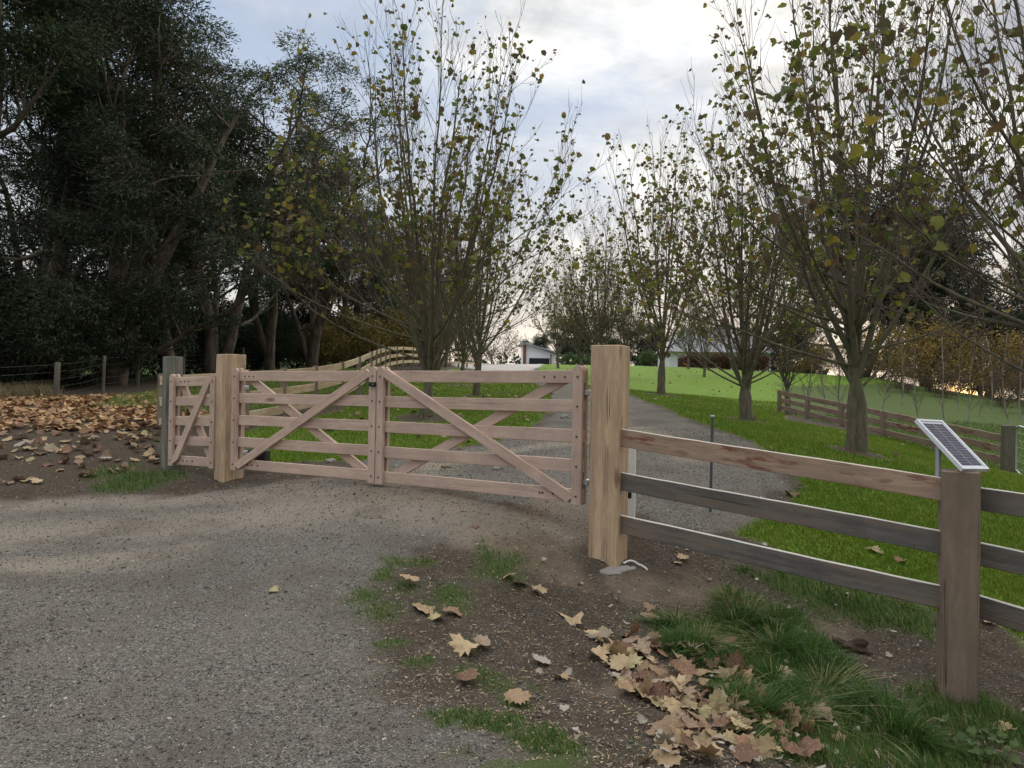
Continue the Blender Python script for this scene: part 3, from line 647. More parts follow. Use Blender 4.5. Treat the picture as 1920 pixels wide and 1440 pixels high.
# ---------------------------------------------------------------- curving pale fence behind the small gate (left)
pale = thing('rail_fence', 'pale three-rail timber fence climbing the rise in a curve behind the gate', 'fence', (0, 0, 0))
run = [(300,705,752,12.4),(460,697,770,13.0),(530,693.5,None,14.6),(590,689,None,16.4),(640,681,None,18.6),(672,671,None,21.5),(695,661,None,25),(712,655,None,29),(730,651,None,34),(755,650,None,39),(790,653,None,44),(825,656,None,48),(860,659,None,52),(890,662,None,56)]
run = [(P(a, b, d)) for a, b, c, d in run]
ins = []
for i in range(len(run) - 1):
    nseg = max(1, round((run[i + 1].xy - run[i].xy).length / 2.6))
    for k in range(nseg): ins.append(run[i].lerp(run[i + 1], k / nseg))
ins.append(run[-1])
for i, p in enumerate(ins):
    square_post('post', (p.x, p.y + .06, p.z - 1.2), 1.24, .11, R(20), M['post_far'], pale, bevel=0, rough=0, seed=i, sink=.3)
    if i < len(ins) - 1:
        q = ins[i + 1]
        for k, mt in enumerate(('rail_pale',) * 3):
            dz = Vector((0, 0, -.075 - .34 * k)); beam('rail', p + dz - (q - p).normalized() * .002, q + dz, .15, .038, M[mt], pale, bevel=.003)

# far right fence with dark end post and a pipe gate
rf = thing('rail_fence', 'brown three-rail paddock fence across the lawn behind the trees', 'fence', (0, 0, 0))
e0 = P(1463, 733, 27); e1 = P(1884, 818, 15.8); g0 = P(1463, 779, 27); g1 = P(1884, 887, 15.8)
for i in range(6):
    s = i / 5; a = e0.lerp(e1, s); g_ = g0.lerp(g1, s)
    if i < 5: square_post('post', (a.x, a.y + .08, g_.z), a.z - g_.z + .03, .14, R(-15), M['post_far'], rf, bevel=.004, seed=i)
    if i < 5:
        b = e0.lerp(e1, (i + 1) / 5); gb = g0.lerp(g1, (i + 1) / 5)
        for k in range(3):
            f_ = .07 + k * .30; beam('rail', a.lerp(g_, f_ if k else .07), b.lerp(gb, f_ if k else .07), .15, .04, M['rail_far'], rf, 3, .002, i * 3 + k)
q = P(1889, 887, 15.7); tz = P(1889, 797, 15.7).z
square_post('end_post', (q.x, q.y, q.z), tz - q.z, .2, R(-15), M['old_post'], rf, bevel=.01, seed=9)
pg = thing('pipe_gate', 'silver pipe farm gate with wire mesh next to the dark end post', 'gate', (0, 0, 0))
t = Tubes(); a = P(1904, 890, 15.6); zt = P(1904, 797, 15.6).z; b = P(2130, 985, 12.6); d = (b - a)
def pgp(s, h): return (a.x + d.x * s, a.y + d.y * s, a.z + d.z * s + h)
hh_ = zt - a.z
t.add([pgp(0, .1), pgp(0, hh_ * .5), pgp(0, hh_ - .12), pgp(.012, hh_ - .03), pgp(.04, hh_), pgp(.5, hh_), pgp(.96, hh_), pgp(1, hh_ - .12), pgp(1, .1), pgp(.96, 0.05), pgp(.04, 0.05), pgp(0, .1)], [.02] * 12, 8); t.build('frame', M['galv'], pg)
t = Tubes()
for k in range(1, 7): t.add([pgp(0.005, hh_ * k / 7), pgp(.995, hh_ * k / 7)], [.003] * 2, 4)
for k in range(1, 20): t.add([pgp(k / 20, .07), pgp(k / 20, hh_)], [.0025] * 2, 4)
tag(t.build('mesh_wire', M['galv'], pg), kind='stuff')

# wire fence left, under the windbreak trees
wf = thing('wire_fence', 'old post and wire fence along the foot of the dark trees', 'fence', (0, 0, 0))
wp = [(-260,690,770,13,.06),(105,679,738,17.5,.06),(193,667,722,20,.035),(257,663,708,23,.06),(343,655,696,27,.05),(403,653,690,31,.05),(455,652,685,36,.05),(520,653,684,42,.05),(600,654,682,50,.05)]
tops = []
for (px, yt, yb, d, r) in wp:
    a = P(px, yb, d); tp = P(px, yt, d); gz_ = Hs(a.x, a.y); zb = min(a.z, gz_)
    flat_top_post_round('post', (a.x, a.y, zb), tp.z - zb, r * .8 + .015, M['old_post'], wf, tilt=(.02, .01)); tops.append(tp)
for k in range(5):
    t = Tubes()
    for i in range(len(tops) - 1):
        t.add([tuple(tops[i] - Vector((0, 0, .06 + .17 * k))), tuple(tops[i].lerp(tops[i + 1], .5) - Vector((0, 0, .085 + .17 * k))), tuple(tops[i + 1] - Vector((0, 0, .06 + .17 * k)))], [.0035] * 3, 4)
    t.build('wire', M['bolt'], wf)

# ---------------------------------------------------------------- leaves
_o = [(0, 1), (.09, .84), (.22, .86), (.22, .66), (.48, .76), (.45, .58), (.64, .48), (.50, .34), (.56, .13), (.33, .11), (.26, -.04), (.05, .0)]
def leaf_base(curl, cup, seed, simple_=False):
    o = _o if not simple_ else [(0, .86), (.20, .98), (.30, .74), (.58, .66), (.50, .30), (.34, .04), (.04, .0)]
    out = o + [(-x, y) for x, y in reversed(o[1:])]
    rr = np.random.RandomState(seed); P2 = np.array(out) * (1 + rr.uniform(-.07, .07, (len(out), 1)))
    V = np.vstack([[0, .34], P2]); n = len(out)
    x, y = V[:, 0], V[:, 1] - .4
    z = curl * (y * y) + cup * x * x + rr.uniform(-.5, .5, len(V)) * (.20 if not simple_ else .10) + .06 * np.sin(x * 7 + seed)
    V = np.stack([x, y, z], 1)
    Ft = np.array([[0, 1 + i, 1 + (i + 1) % n] for i in range(n)]); return V, Ft
def leaf_mesh(name, base, mat, rnd=0.0):
    o = mesh_obj(name, base[0], base[1], mat, attrs={'rnd': np.full(len(base[0]), rnd)}); me = o.data; bpy.data.objects.remove(o); return me
FL = [leaf_base(c, k, i) for i, (c, k) in enumerate([(.55, .6), (-.5, -.6), (1.1, -.7), (.3, 1.5), (-.8, .9), (.25, .3)])]
TL_ = [leaf_base(c, k, 10 + i, True) for i, (c, k) in enumerate([(.5, .9), (.7, -.6), (-.5, .9), (.2, 1.3)])]
FLm = [leaf_mesh('leaf', b, M['leaf_fallen'], i * .17) for i, b in enumerate(FL)]
FLg = [leaf_mesh('leaf', b, M['leaf_grey']) for b in FL[:3]]
TLm = [leaf_mesh('leaf', b, M['leaf_tree']) for b in TL_]

# ---------------------------------------------------------------- avenue trees
def grow(rng, p, d, L, nseg, wob, up, target_up=1.0):
    pts = [p.copy()]; d = d / np.linalg.norm(d); s = L / nseg
    for i in range(nseg):
        d = d + rng.normal(0, wob, 3) + np.array([0, 0, up]); d /= np.linalg.norm(d); p = p + d * s; pts.append(p.copy())
    return np.array(pts)
def along(pts, t):
    f = t * (len(pts) - 1); i = min(int(f), len(pts) - 2); a = f - i
    dd = pts[i + 1] - pts[i]; return pts[i] * (1 - a) + pts[i + 1] * a, dd / np.linalg.norm(dd)
def side_dir(rng, d, ang, az):
    ref = np.array([0, 0, 1.]) if abs(d[2]) < .9 else np.array([1., 0, 0]); s = np.cross(d, ref); s /= np.linalg.norm(s); n = np.cross(s, d)
    return d * math.cos(ang) + (s * math.cos(az) + n * math.sin(az)) * math.sin(ang)
def avenue_tree(seed, height=8.6, fork=.9, r0=.16, nlimb=11, spread=1.0, detail=1.0, nleaf=800, leaf_size=.15, stems=4, nparts=300, cam_dist=None, limb_dirs=None, rc=2.4, name='avenue_tree'):
    rng = np.random.RandomState(seed); root = bpy.data.objects.new(name, None); CC.objects.link(root)
    tips = []; limbs = []; TW = Tubes()
    # trunk with central leader
    lead = grow(rng, np.array([0, 0, -.25]), np.array([0, 0, 1.]), height * .95, 16, .035, .03)
    rl = r0 * np.clip(1 - np.arange(17) / 16.5, .03, 1) ** .9
    fi = lead[:, 2]; rl = np.where(fi > fork, rl * .46, rl); rl[0] *= 1.25; rl[1] = max(rl[1], r0 * .95)
    tr = Tubes(); tr.add(lead, rl, 10)
    zm, hz_c = height * .54, height * .47
    specs = []
    for k in range(nlimb):
        f = (k + .5) / nlimb; zt = height * (1.0 - .62 * f ** 1.35) + rng.uniform(-.25, .25); az = k * 2.399 + seed
        rr_ = rc * math.sqrt(max(0.04, 1 - ((zt - zm) / hz_c) ** 2)) * rng.uniform(.8, 1.06)
        big = k < nlimb * .5
        z0 = (fork * rng.uniform(.75, 1.2) if k % 2 else rng.uniform(fork, fork + height * .10)) if big else rng.uniform(fork * 1.1, height * .38)
        specs.append((z0, np.array([rr_ * math.cos(az), rr_ * math.sin(az), zt]), big))
    for (t0, ang, azd, L_) in (limb_dirs or []):
        a_, b_ = R(ang), R(azd); specs.append((t0, np.array([math.sin(a_) * math.cos(b_) * L_, math.sin(a_) * math.sin(b_) * L_, t0 + math.cos(a_) * L_]), False))
    def subs(limb, Ll, r_start, dens, acc):
        # secondary branches and twigs
        n2 = max(3, int(Ll * 2.7 * dens))
        for j in range(n2):
            t = .20 + .79 * ((j + rng.uniform(0, .9)) / n2) ** .8
            p, d = along(limb, min(t, .99)); L2 = ((1 - t * .60) * rng.uniform(.7, 1.4) * .46 * rc + .40) * (.55 + .45 * min(1, rc / 2.4))
            d2 = side_dir(rng, d, R(rng.uniform(22, 45)), rng.uniform(0, 6.28)); b2 = grow(rng, p, d2, L2, 6, .06, .13)
            r2 = max(.004, r_start * (1 - t) * .22 + .0035); TW.add(b2, np.linspace(r2, .0028, 7), 4)
            n3 = max(3, int(L2 * 5.6 * dens))
            for q_ in range(n3):
                t3 = .15 + .8 * (q_ + rng.uniform(0, .9)) / n3; p3, d3 = along(b2, min(t3, .99)); L3 = rng.uniform(.25, .75) * (1.1 - t3 * .5)
                b3 = grow(rng, p3, side_dir(rng, d3, R(rng.uniform(18, 40)), rng.uniform(0, 6.28)), L3, 4, .07, .14)
                TW.add(b3, np.linspace(.0034, .0018, 5), 3); tips.append((b3[-1], b3[-1] - b3[-2])); 
                if rng.rand() < .5: tips.append((b3[2], b3[2] - b3[1]))
            tips.append((b2[-1], b2[-1] - b2[-2]))
        tips.append((limb[-1], limb[-1] - limb[-2]))
    for (t0, T_, big) in specs:
        p0 = np.array([np.interp(t0, lead[:, 2], lead[:, c]) for c in range(3)])
        hx = T_[:2] - p0[:2]; ctrl = np.array([p0[0] + hx[0] * (.64 if big else .76), p0[1] + hx[1] * (.64 if big else .76), p0[2] + (T_[2] - p0[2]) * (.38 if big else .34)])
        u_ = np.linspace(0, 1, 13)[:, None]; limb = (1 - u_) ** 2 * p0 + 2 * u_ * (1 - u_) * ctrl + u_ ** 2 * T_
        wob_ = np.cumsum(rng.normal(0, .035, (13, 3)), 0); limb = limb + wob_ * np.array([1, 1, .3]) * (u_ ** .7)
        Ll = np.linalg.norm(np.diff(limb, axis=0), axis=1).sum(); rs = r0 * (rng.uniform(.24, .34) if big else rng.uniform(.11, .17))
        lt = Tubes(); rad = rs * np.clip(1 - np.arange(13) / 12.6, .05, 1) ** .8; lt.add(limb, np.maximum(rad, .0035), 7); limbs.append(lt); subs(limb, Ll, rs, detail, tips)
    # leader side branches
    subs(lead[7:], height * .5, r0 * .4, detail, tips)
    tr.build('trunk', M['bark'], root)
    for l in limbs: l.build('limb', M['bark'], root)
    tag(TW.build('twigs', M['twig'], root), kind='stuff')
    # leaves, blown towards -X
    tp = np.array([a for a, b in tips]); td = np.array([b for a, b in tips]); n = min(nleaf, len(tp) * 3)
    wgt = .35 + sstep(tp[:, 2], height * .15, height * .5); wgt = wgt * (.45 + .8 * vnoise(tp[:, 0] * 1.3 + 7, tp[:, 2] * 1.3 + tp[:, 1], seed) ** 2); 
    sel = rng.choice(len(tp), n, p=wgt / wgt.sum())
    pos = tp[sel] + rng.normal(0, .05, (n, 3)); d = np.stack([-1 + rng.normal(0, .45, n), rng.normal(0, .55, n), -.15 + rng.normal(0, .4, n)], 1)
    T = rot_frames(d, rng.uniform(-1.3, 1.3, n)); sc = leaf_size * rng.uniform(.5, 1.2, n) * np.clip(1.25 - pos[:, 2] / height * .5, .7, 1.2)
    order = np.arange(n)
    if cam_dist is not None:
        wpos = pos + np.array(cam_dist); dist = np.linalg.norm(wpos - np.array([0, 0, ZC]), axis=1)
        vis = (wpos[:, 1] > 1) & (np.abs(wpos[:, 0] / np.maximum(wpos[:, 1], .1)) < .665) & (np.abs((wpos[:, 2] - ZC) / np.maximum(wpos[:, 1], .1)) < .50)
        order = np.argsort(-(sc / dist) * vis)
    else: nparts = 0
    for i in order[:nparts]:
        Mx = Matrix([list(T[i][r] * sc[i]) + [pos[i][r]] for r in range(3)] + [[0, 0, 0, 1]]); add('leaf', TLm[i % 4], root, Mx)
    rest = order[nparts:]; Vs, Fs, At, off = [], [], [], 0
    for k in range(4):
        ii_ = rest[rest % 4 == k]
        if not len(ii_): continue
        V, Fq = replicate(TL_[k][0], TL_[k][1], T[ii_], pos[ii_], sc[ii_][:, None]); Vs.append(V); Fs.append(Fq + off); off += len(V)
        At.append(np.repeat(rng.rand(len(ii_)), len(TL_[k][0])))
    tag(mesh_obj('leaves', np.concatenate(Vs), np.concatenate(Fs), M['leaf_tree'], root, attrs={'rnd': np.concatenate(At)}), kind='stuff')
    return root
def at_depth(px, d): x = (px - 960) / 1443 * d; return Vector((x, d, Hs(x, d)))
def place(root, px, d, label, cat='tree', group='young autumn trees lining the driveway', rz=0, sc=1.0):
    g = at_depth(px, d); root.location = g; root.rotation_euler = (0, 0, rz); root.scale = (sc,) * 3; return tag(root, label, cat, group)
AV = 'young autumn trees lining the driveway'
gA = at_depth(1605, 12); tA = avenue_tree(11, 8.1, 1.15, .165, 24, 1, 1.0, 2000, .11, 5, 300, gA, limb_dirs=[(1.3, 66, 178, 3.0), (1.7, 58, 195, 3.3), (1.5, 62, 350, 2.8), (.9, 28, 10, 3.4)], rc=3.0)
place(tA, 1605, 12, 'autumn tree with a thick straight trunk, nearest the right paddock fence')
gB = at_depth(800, 16); tB = avenue_tree(23, 8.2, .7, .155, 26, 1, 1.0, 2400, .12, 7, 300, gB, limb_dirs=[(1.1, 60, 180, 3.6), (1.5, 64, 195, 3.9), (1.7, 55, 170, 4.0), (1.2, 60, 0, 2.8)], rc=3.3)
place(tB, 800, 16, 'tall many-stemmed autumn tree standing behind the middle of the double gate')
gC = at_depth(1400, 17); tC = avenue_tree(37, 6.4, .6, .15, 22, 1, 1.0, 1500, .115, 7, 300, gC, limb_dirs=[(.75, 50, 5, 2.6), (.7, 48, 178, 2.8)], rc=2.5)
place(tC, 1400, 17, 'autumn tree with low spreading limbs in the middle of the right lawn')
gD = at_depth(2110, 7.2); tD = avenue_tree(52, 7.8, 1.2, .15, 22, 1, 1.0, 1500, .115, 5, 300, gD, limb_dirs=[(2.2, 56, 165, 3.4), (2.6, 50, 185, 3.8), (2.4, 46, 150, 4.0), (2.8, 44, 200, 4.0)], rc=3.1)
tD.location = gD; tag(tD, 'tree beyond the right edge whose branches and green-gold leaves reach into view', 'tree', AV)
tE = avenue_tree(71, 8.0, .9, .13, 22, 1, 1.0, 1300, .135, 6, 0, rc=2.5)
place(tE, 1240, 24, 'slimmer autumn tree beside the driveway, right behind the tallest post')
tF = avenue_tree(83, 8.1, 1.2, .13, 23, 1, 1.0, 1300, .135, 5, 0, rc=2.9)
place(tF, 893, 26, 'single-trunked autumn tree just right of the many-stemmed tree')
def dup_tree(src, px, d, label, rz, sc=1.0):
    c = copy_tree(src); return place(c, px, d, label, rz=rz, sc=sc)
dup_tree(tE, 865, 36, 'autumn tree seen between the trunks of the two nearest left trees', 2.1)
dup_tree(tF, 1400, 31, 'upright autumn tree behind the low-limbed tree of the right lawn', .7, .95)
dup_tree(tE, 1478, 28, 'upright autumn tree between the low-limbed tree and the thick-trunked one', 3.4, .9)
dup_tree(tF, 1120, 34, 'far autumn tree directly behind the top of the tallest post', 1.3, .95)
dup_tree(tE, 1090, 45, 'far autumn tree beyond the tallest post, with dense rust twigs', 4.0, 1.0)
dup_tree(tF, 1046, 60, 'small thin-trunked tree in front of the white garage', 3.0, .9)
dup_tree(tE, 1175, 46, 'far autumn tree low on the lawn before the hedge', 5.2, .95)
dup_tree(tF, 835, 48, 'far autumn tree by the curve of the pale fence', .4, .9)
dup_tree(tE, 1290, 66, 'far autumn tree close before the grey-roofed house', 2.6, .9)
dup_tree(tE, 1320, 52, 'far autumn tree standing before the brown hedge', 1.0, .8)

# ---------------------------------------------------------------- evergreen windbreak
def blade_leaf(): # narrow folded leaf
    V = np.array([[0, 0, 0], [.5, .35, .10], [0, 1, -.05], [-.5, .35, .10]]); return V, np.array([[0, 1, 2], [0, 2, 3]])
BLV, BLF = blade_leaf()
def foliage(rng, centers, radii, per, ls, lw, flat=.6, wind=(-.5, 0, -.35), spread=.8, up=0.0):
    n = len(centers) * per; c = np.repeat(centers, per, 0); r = np.repeat(radii, per)
    u = rng.normal(0, 1, (n, 3)); u /= np.linalg.norm(u, axis=1)[:, None]; rad = rng.uniform(.25, 1, n) ** .6
    u[:, 2] = np.where(rng.rand(n) < up, np.abs(u[:, 2]), u[:, 2]); pos = c + u * (r * rad)[:, None] * np.array([1, 1, flat]); d = u * .6 + np.array(wind) + rng.normal(0, spread, (n, 3)) * .6
    T = rot_frames(d, rng.uniform(0, 6.28, n)); s = rng.uniform(.6, 1.4, n)
    V, Fq = replicate(BLV, BLF, T, pos, np.stack([lw * s, ls * s, ls * s], 1))
    rn = np.clip(np.repeat(rng.uniform(0, .7, len(centers)), per) + rng.uniform(0, .3, n), 0, .999); return V, Fq, np.repeat(rn, 4)
def gum_tree(seed, height=14, width=9, bare=.25, ncl=260, per=110, ls=.24, lw=.055, mat='gum_leaf', lean=(0, 0), r0=.32, ntr=2, cl=(.55, 1.05), name='gum_tree', droop=-.35, top_only=False, core=True):
    rng = np.random.RandomState(seed); root = bpy.data.objects.new(name, None); CC.objects.link(root)
    tr = Tubes(); cent = []; limbs = []
    for k in range(ntr):
        az = rng.uniform(0, 6.28); d0 = np.array([math.cos(az) * .22 + lean[0], math.sin(az) * .22 + lean[1], 1.])
        main = grow(rng, np.array([rng.uniform(-.2, .2) * k, rng.uniform(-.2, .2) * k, -.4]), d0, height * .85, 12, .07, .03)
        rr = r0 * (1 - .25 * k); tr.add(main, np.linspace(rr, rr * .16, 13), 8)
        nb = 9
        for j in range(nb):
            t = bare * .7 + (1 - bare * .7) * (j + .5) / nb; p, d = along(main, min(t, .98)); L = width * .55 * rng.uniform(.6, 1.1) * (1.1 - t * .55)
            lt = Tubes(); b = grow(rng, p, side_dir(rng, np.array([0, 0, 1.]), R(rng.uniform(45, 80)), rng.uniform(0, 6.28)), L, 8, .14, .07)
            lt.add(b, np.linspace(rr * .36 * (1 - t * .5), .025, 9), 6)
            for q_ in range(5):
                tt = rng.uniform(.3, 1); p2, d2 = along(b, min(tt, .99)); L2 = rng.uniform(.8, 2.2) * width / 9; b2 = grow(rng, p2, side_dir(rng, d2, R(rng.uniform(25, 60)), rng.uniform(0, 6.28)), L2, 5, .16, .08)
                lt.add(b2, np.linspace(.035, .012, 6), 4); cent.append(b2[-1]); cent.append(b2[3])
                for _ in range(2): cent.append(b2[-1] + rng.normal(0, .5, 3))
            cent.append(b[-1]); limbs.append(lt)
        cent.append(main[-1])
    cent = np.array(cent); need = ncl - len(cent)
    if need > 0:
        idx = rng.randint(0, len(cent), need); cent = np.vstack([cent, cent[idx] + rng.normal(0, .75, (need, 3)) * np.array([1, 1, .8])])
    else: cent = cent[rng.permutation(len(cent))[:ncl]]
    cent = cent[cent[:, 2] > height * bare]
    radii = rng.uniform(cl[0], cl[1], len(cent)) * width / 9
    V, Fq, rn = foliage(rng, cent, radii, per, ls, lw, .62, (-.55, 0, droop), up=.6)
    tr.build('trunk', M['gumbark'], root)
    lb = None
    for l in limbs: l.build('limb', M['gumbark'], root)
    tag(mesh_obj('crown', V, Fq, M[mat], root, attrs={'rnd': rn}), kind='stuff')
    return root
def put(root, px, d, label, cat='tree', group=None, rz=0, sc=1.0, szc=None):
    x, y = (px - 960) / 1443 * d, d; root.location = (x, y, Hs(x, y)); root.rotation_euler = (0, 0, rz); root.scale = (sc, sc, szc or sc); return tag(root, label, cat, group)
WB = 'dark evergreen trees of the windbreak'
v1 = gum_tree(101, 15, 10, .14, 230, 340, .15, .042, cl=(.6, 1.2))
v2 = gum_tree(102, 14, 9, .24, 140, 330, .15, .042, lean=(.12, 0), ntr=3, cl=(.6, 1.1))
v3 = gum_tree(103, 14, 8.5, .45, 80, 380, .15, .045, ntr=2, cl=(.75, 1.25), r0=.24)
v4 = gum_tree(104, 12, 9, .04, 180, 290, .15, .036, ntr=3, mat='pine_leaf', name='cypress_tree')
put(v1, -60, 18.5, 'huge dark evergreen filling the left edge of the view', group=WB, rz=4.1)
put(v2, 395, 30, 'evergreen whose thick pale trunk forks and leans right behind the tan gate post', group=WB, rz=.3)
put(v3, 330, 25.5, 'tall open gum tree with a bare curved limb against the sky', group=WB, rz=1.0, sc=1.05)
put(v4, 215, 23, 'dense low-branching dark tree behind the litter-covered bank', group=WB)
for (src, px, d, rz, sc, lab) in [(v1, 75, 25, 2.0, 1.05, 'dark evergreen behind the wire fence post, second from the left edge'),
        (v3, 505, 36, 2.6, 1.07, 'gum tree with a rounded top standing clear against the pale sky'),
        (v2, 585, 40, 1.7, .98, 'gum tree left of the many-stemmed tree, its top lit by open sky'),
        (v1, 480, 44, .9, .80, 'broad dark crown filling the middle of the windbreak'),
        (v4, 640, 46, 2.0, .95, 'low dark tree behind the start of the fence curve'),
        (v2, 668, 52, 4.1, .88, 'dark tree at the point where the windbreak begins to drop'),
        (v3, 715, 60, 5.0, .85, 'smaller open tree in the descending end of the windbreak'),
        (v4, 745, 66, .7, .92, 'dark rounded tree seen through the stems of the left avenue tree'),
        (v2, 800, 78, 3.0, .78, 'far dark tree towards the end of the windbreak'),
        (v4, 855, 92, 4.4, .85, 'last dark tree of the windbreak before the driveway bend'),
        (v4, 330, 36, 3.3, .9, 'dark tree behind the open gum tree'), (v1, -220, 29, 3.9, 1.0, 'dark evergreen beyond the left edge'), (v4, 40, 33, 5.0, 1.1, 'deep dark tree behind the left-hand crowns')]:
    put(copy_tree(src), px, d, lab, group=WB, rz=rz, sc=sc)
# shrubs: dense understorey
def shrub(seed, w_, h_, mat, n=60, per=90, ls=.13, lw=.06, name='shrub', stems=7):
    rng = np.random.RandomState(seed); root = bpy.data.objects.new(name, None); CC.objects.link(root); t = Tubes()
    for k in range(stems):
        a = rng.uniform(0, 6.28); t.add(grow(rng, np.array([rng.uniform(-.2, .2), rng.uniform(-.2, .2), -.1]), np.array([math.cos(a) * .6, math.sin(a) * .6, 1]), h_ * .9, 6, .12, .03), np.linspace(.035, .008, 7), 5)
    u = rng.normal(0, 1, (n, 3)); u /= np.linalg.norm(u, axis=1)[:, None]; c = u * rng.uniform(.3, 1, (n, 1)) ** .5 * np.array([w_ / 2, w_ / 2, h_ / 2]) * .85 + np.array([0, 0, h_ * .5])
    V, Fq, rn = foliage(rng, c, rng.uniform(.2, .42, n) * min(w_, h_) * .5, per, ls, lw, .8)
    t.build('stems', M['twig'], root); tag(mesh_obj('foliage', V, Fq, M[mat], root, attrs={'rnd': rn}), kind='stuff'); return root
u1 = shrub(201, 5, 3.2, 'pine_leaf', 90, 230, .13, .035, 'understorey_shrub')
US = 'dark shrubs under the windbreak trees'
put(u1, 20, 19.5, 'dark shrub under the huge tree at the left edge', 'shrub', US)
for i, (px, d, sc, lab) in enumerate([(150, 22, 1.0, 'dark shrub behind the thin fence stake'), (245, 27, 1.0, 'dark shrub behind the third fence stake'), (380, 38, 1.0, 'dark shrub behind the pale forked trunk'), (470, 40, 1.1, 'dark shrub above the left half of the pale fence'),
        (555, 46, 1.2, 'dark shrub beneath the middle windbreak trees'), (630, 54, 1.2, 'dark shrub where the pale fence begins to climb'), (700, 62, 1.3, 'dark shrub above the crest of the pale fence'), (770, 74, 1.5, 'dark shrub behind the far end of the pale fence'), (-120, 21, 1.2, 'dark shrub past the left edge'), (90, 30, 1.4, 'dark shrub deep under the left trees'), (55, 24, 1.0, 'dark shrub behind the first gap of the wire fence'), (195, 27, 1.1, 'dark shrub left of the thin pale fence stake'), (300, 31, 1.1, 'dark shrub behind the grey gate post'), (345, 40, 1.4, 'dark shrub far behind the small gate'), (430, 44, 1.3, 'dark shrub far behind the tan gate post'), (510, 52, 1.4, 'dark shrub far behind the left gate leaf')]):
    put(copy_tree(u1), px, d, lab, 'shrub', US, rz=i * 1.3, sc=sc)
au = shrub(205, 6, 4.6, 'gold_leaf', 80, 70, .2, .12, 'autumn_shrub')
AS = 'autumn shrubs and thickets'
put(au, 725, 50, 'olive-gold shrub behind the stems of the left avenue tree', 'shrub', AS)
for i, (px, d, sc, lab) in enumerate([(660, 44, .8, 'olive-gold shrub beside the crest of the pale fence'), (790, 58, 1.05, 'olive-gold shrub right of the many-stemmed tree'), (600, 42, .6, 'low olive-gold shrub under the gum trees')]):
    put(copy_tree(au), px, d, lab, 'shrub', AS, rz=i + .4, sc=sc)
ru = shrub(206, 7, 4.8, 'russet_leaf', 70, 60, .2, .05, 'russet_shrub'); put(ru, 925, 74, 'rounded russet-brown shrub left of the white garage', 'shrub', AS, sc=.95)
og = shrub(207, 7, 5.2, 'rust_leaf', 60, 60, .2, .11, 'orange_shrub'); put(og, 1745, 50, 'glowing orange-gold tree mass behind the birch saplings', 'shrub', AS)
for i, (src, px, d, sc, lab) in enumerate([(og, 1880, 47, .9, 'orange-gold shrub at the right edge above the paddock'), (og, 1815, 62, 1.0, 'orange-gold tree mass high behind the sunlit gap'), (og, 1650, 58, .9, 'orange-gold shrub left of the dark cypress foot'), (og, 1540, 66, .62, 'orange-gold shrub behind the right avenue trunk'), (og, 1490, 70, .5, 'small orange-gold shrub beside the brick-brown hedge'), (ru, 1860, 52, .5, 'low red-brown thicket just right of the sunlit gap'), (ru, 1755, 54, .5, 'low red-brown thicket just left of the sunlit gap'), (ru, 1690, 58, .6, 'low red-brown thicket below the orange-gold mass'), (ru, 1940, 50, .6, 'low red-brown thicket far behind the pipe gate'), (ru, 1700, 46, .42, 'red-brown thicket at the top of the green paddock'), (ru, 1775, 44, .38, 'red-brown thicket behind the middle birch saplings'), (ru, 1880, 41, .38, 'red-brown thicket beside the sunlit gap'), (ru, 1930, 36, .42, 'red-brown thicket at the right edge'), (ru, 1990, 40, .9, 'red-brown thicket beyond the right edge'), (ru, 1610, 55, .6, 'red-brown thicket behind the thick right trunk')]):
    put(copy_tree(src), px, d, lab, 'shrub', AS, rz=i * 1.1, sc=sc)
# big dark trees right behind
BT = 'large dark trees beyond the right lawn'
c1 = gum_tree(301, 14, 11, .12, 240, 190, .26, .09, 'pine_leaf', r0=.5, ntr=3, cl=(.7, 1.2), name='cypress_tree')
put(c1, 1610, 66, 'broad dark cypress behind the right avenue trunk, with a rounded top', group=BT, sc=1.22)
put(copy_tree(c1), 1740, 70, 'second rounded dark cypress, just right of the broad one', group=BT, rz=2, sc=1.2)
put(copy_tree(c1), 1850, 60, 'dark tree at the right edge above the orange shrubs', group=BT, rz=4, sc=.72)
put(copy_tree(c1), 1960, 64, 'dark tree past the right edge', group=BT, rz=5, sc=.9)
for i, (px, d, sc, lab) in enumerate([(1065, 150, .8, 'dark distant tree right of the garage'), (1120, 165, 1.0, 'dark distant tree behind the tallest post'), (1190, 150, .85, 'dark distant tree left of the grey-roofed house'), (1235, 140, .7, 'dark distant tree against the white house wall'), (1480, 120, .8, 'dark distant tree right of the grey-roofed house'), (1010, 210, .8, 'small distant tree behind the garage roof'), (1400, 150, .9, 'dark distant tree behind the grey roof')]):
    put(copy_tree(c1), px, d, lab, group='distant dark trees round the houses', rz=i * 1.7, sc=sc)
# far woodland belts all round
rng = np.random.RandomState(7); cs = []
for k in range(420):
    a = rng.uniform(0, 6.28); r = rng.uniform(240, 300); x, y = r * math.sin(a), 60 + r * math.cos(a); 
    if not .50 < x / max(y, 1) < .68 or y < 0: cs.append((x, y, float(H0(x, y)) + rng.uniform(1, 9)))
V, Fq, rn = foliage(rng, np.array(cs), rng.uniform(4, 8, len(cs)), 90, 2.2, 1.2, .6, (0, 0, 0)); tag(mesh_obj('distant_woodland', V, Fq, M['pine_leaf'], attrs={'rnd': rn}), kind='stuff')

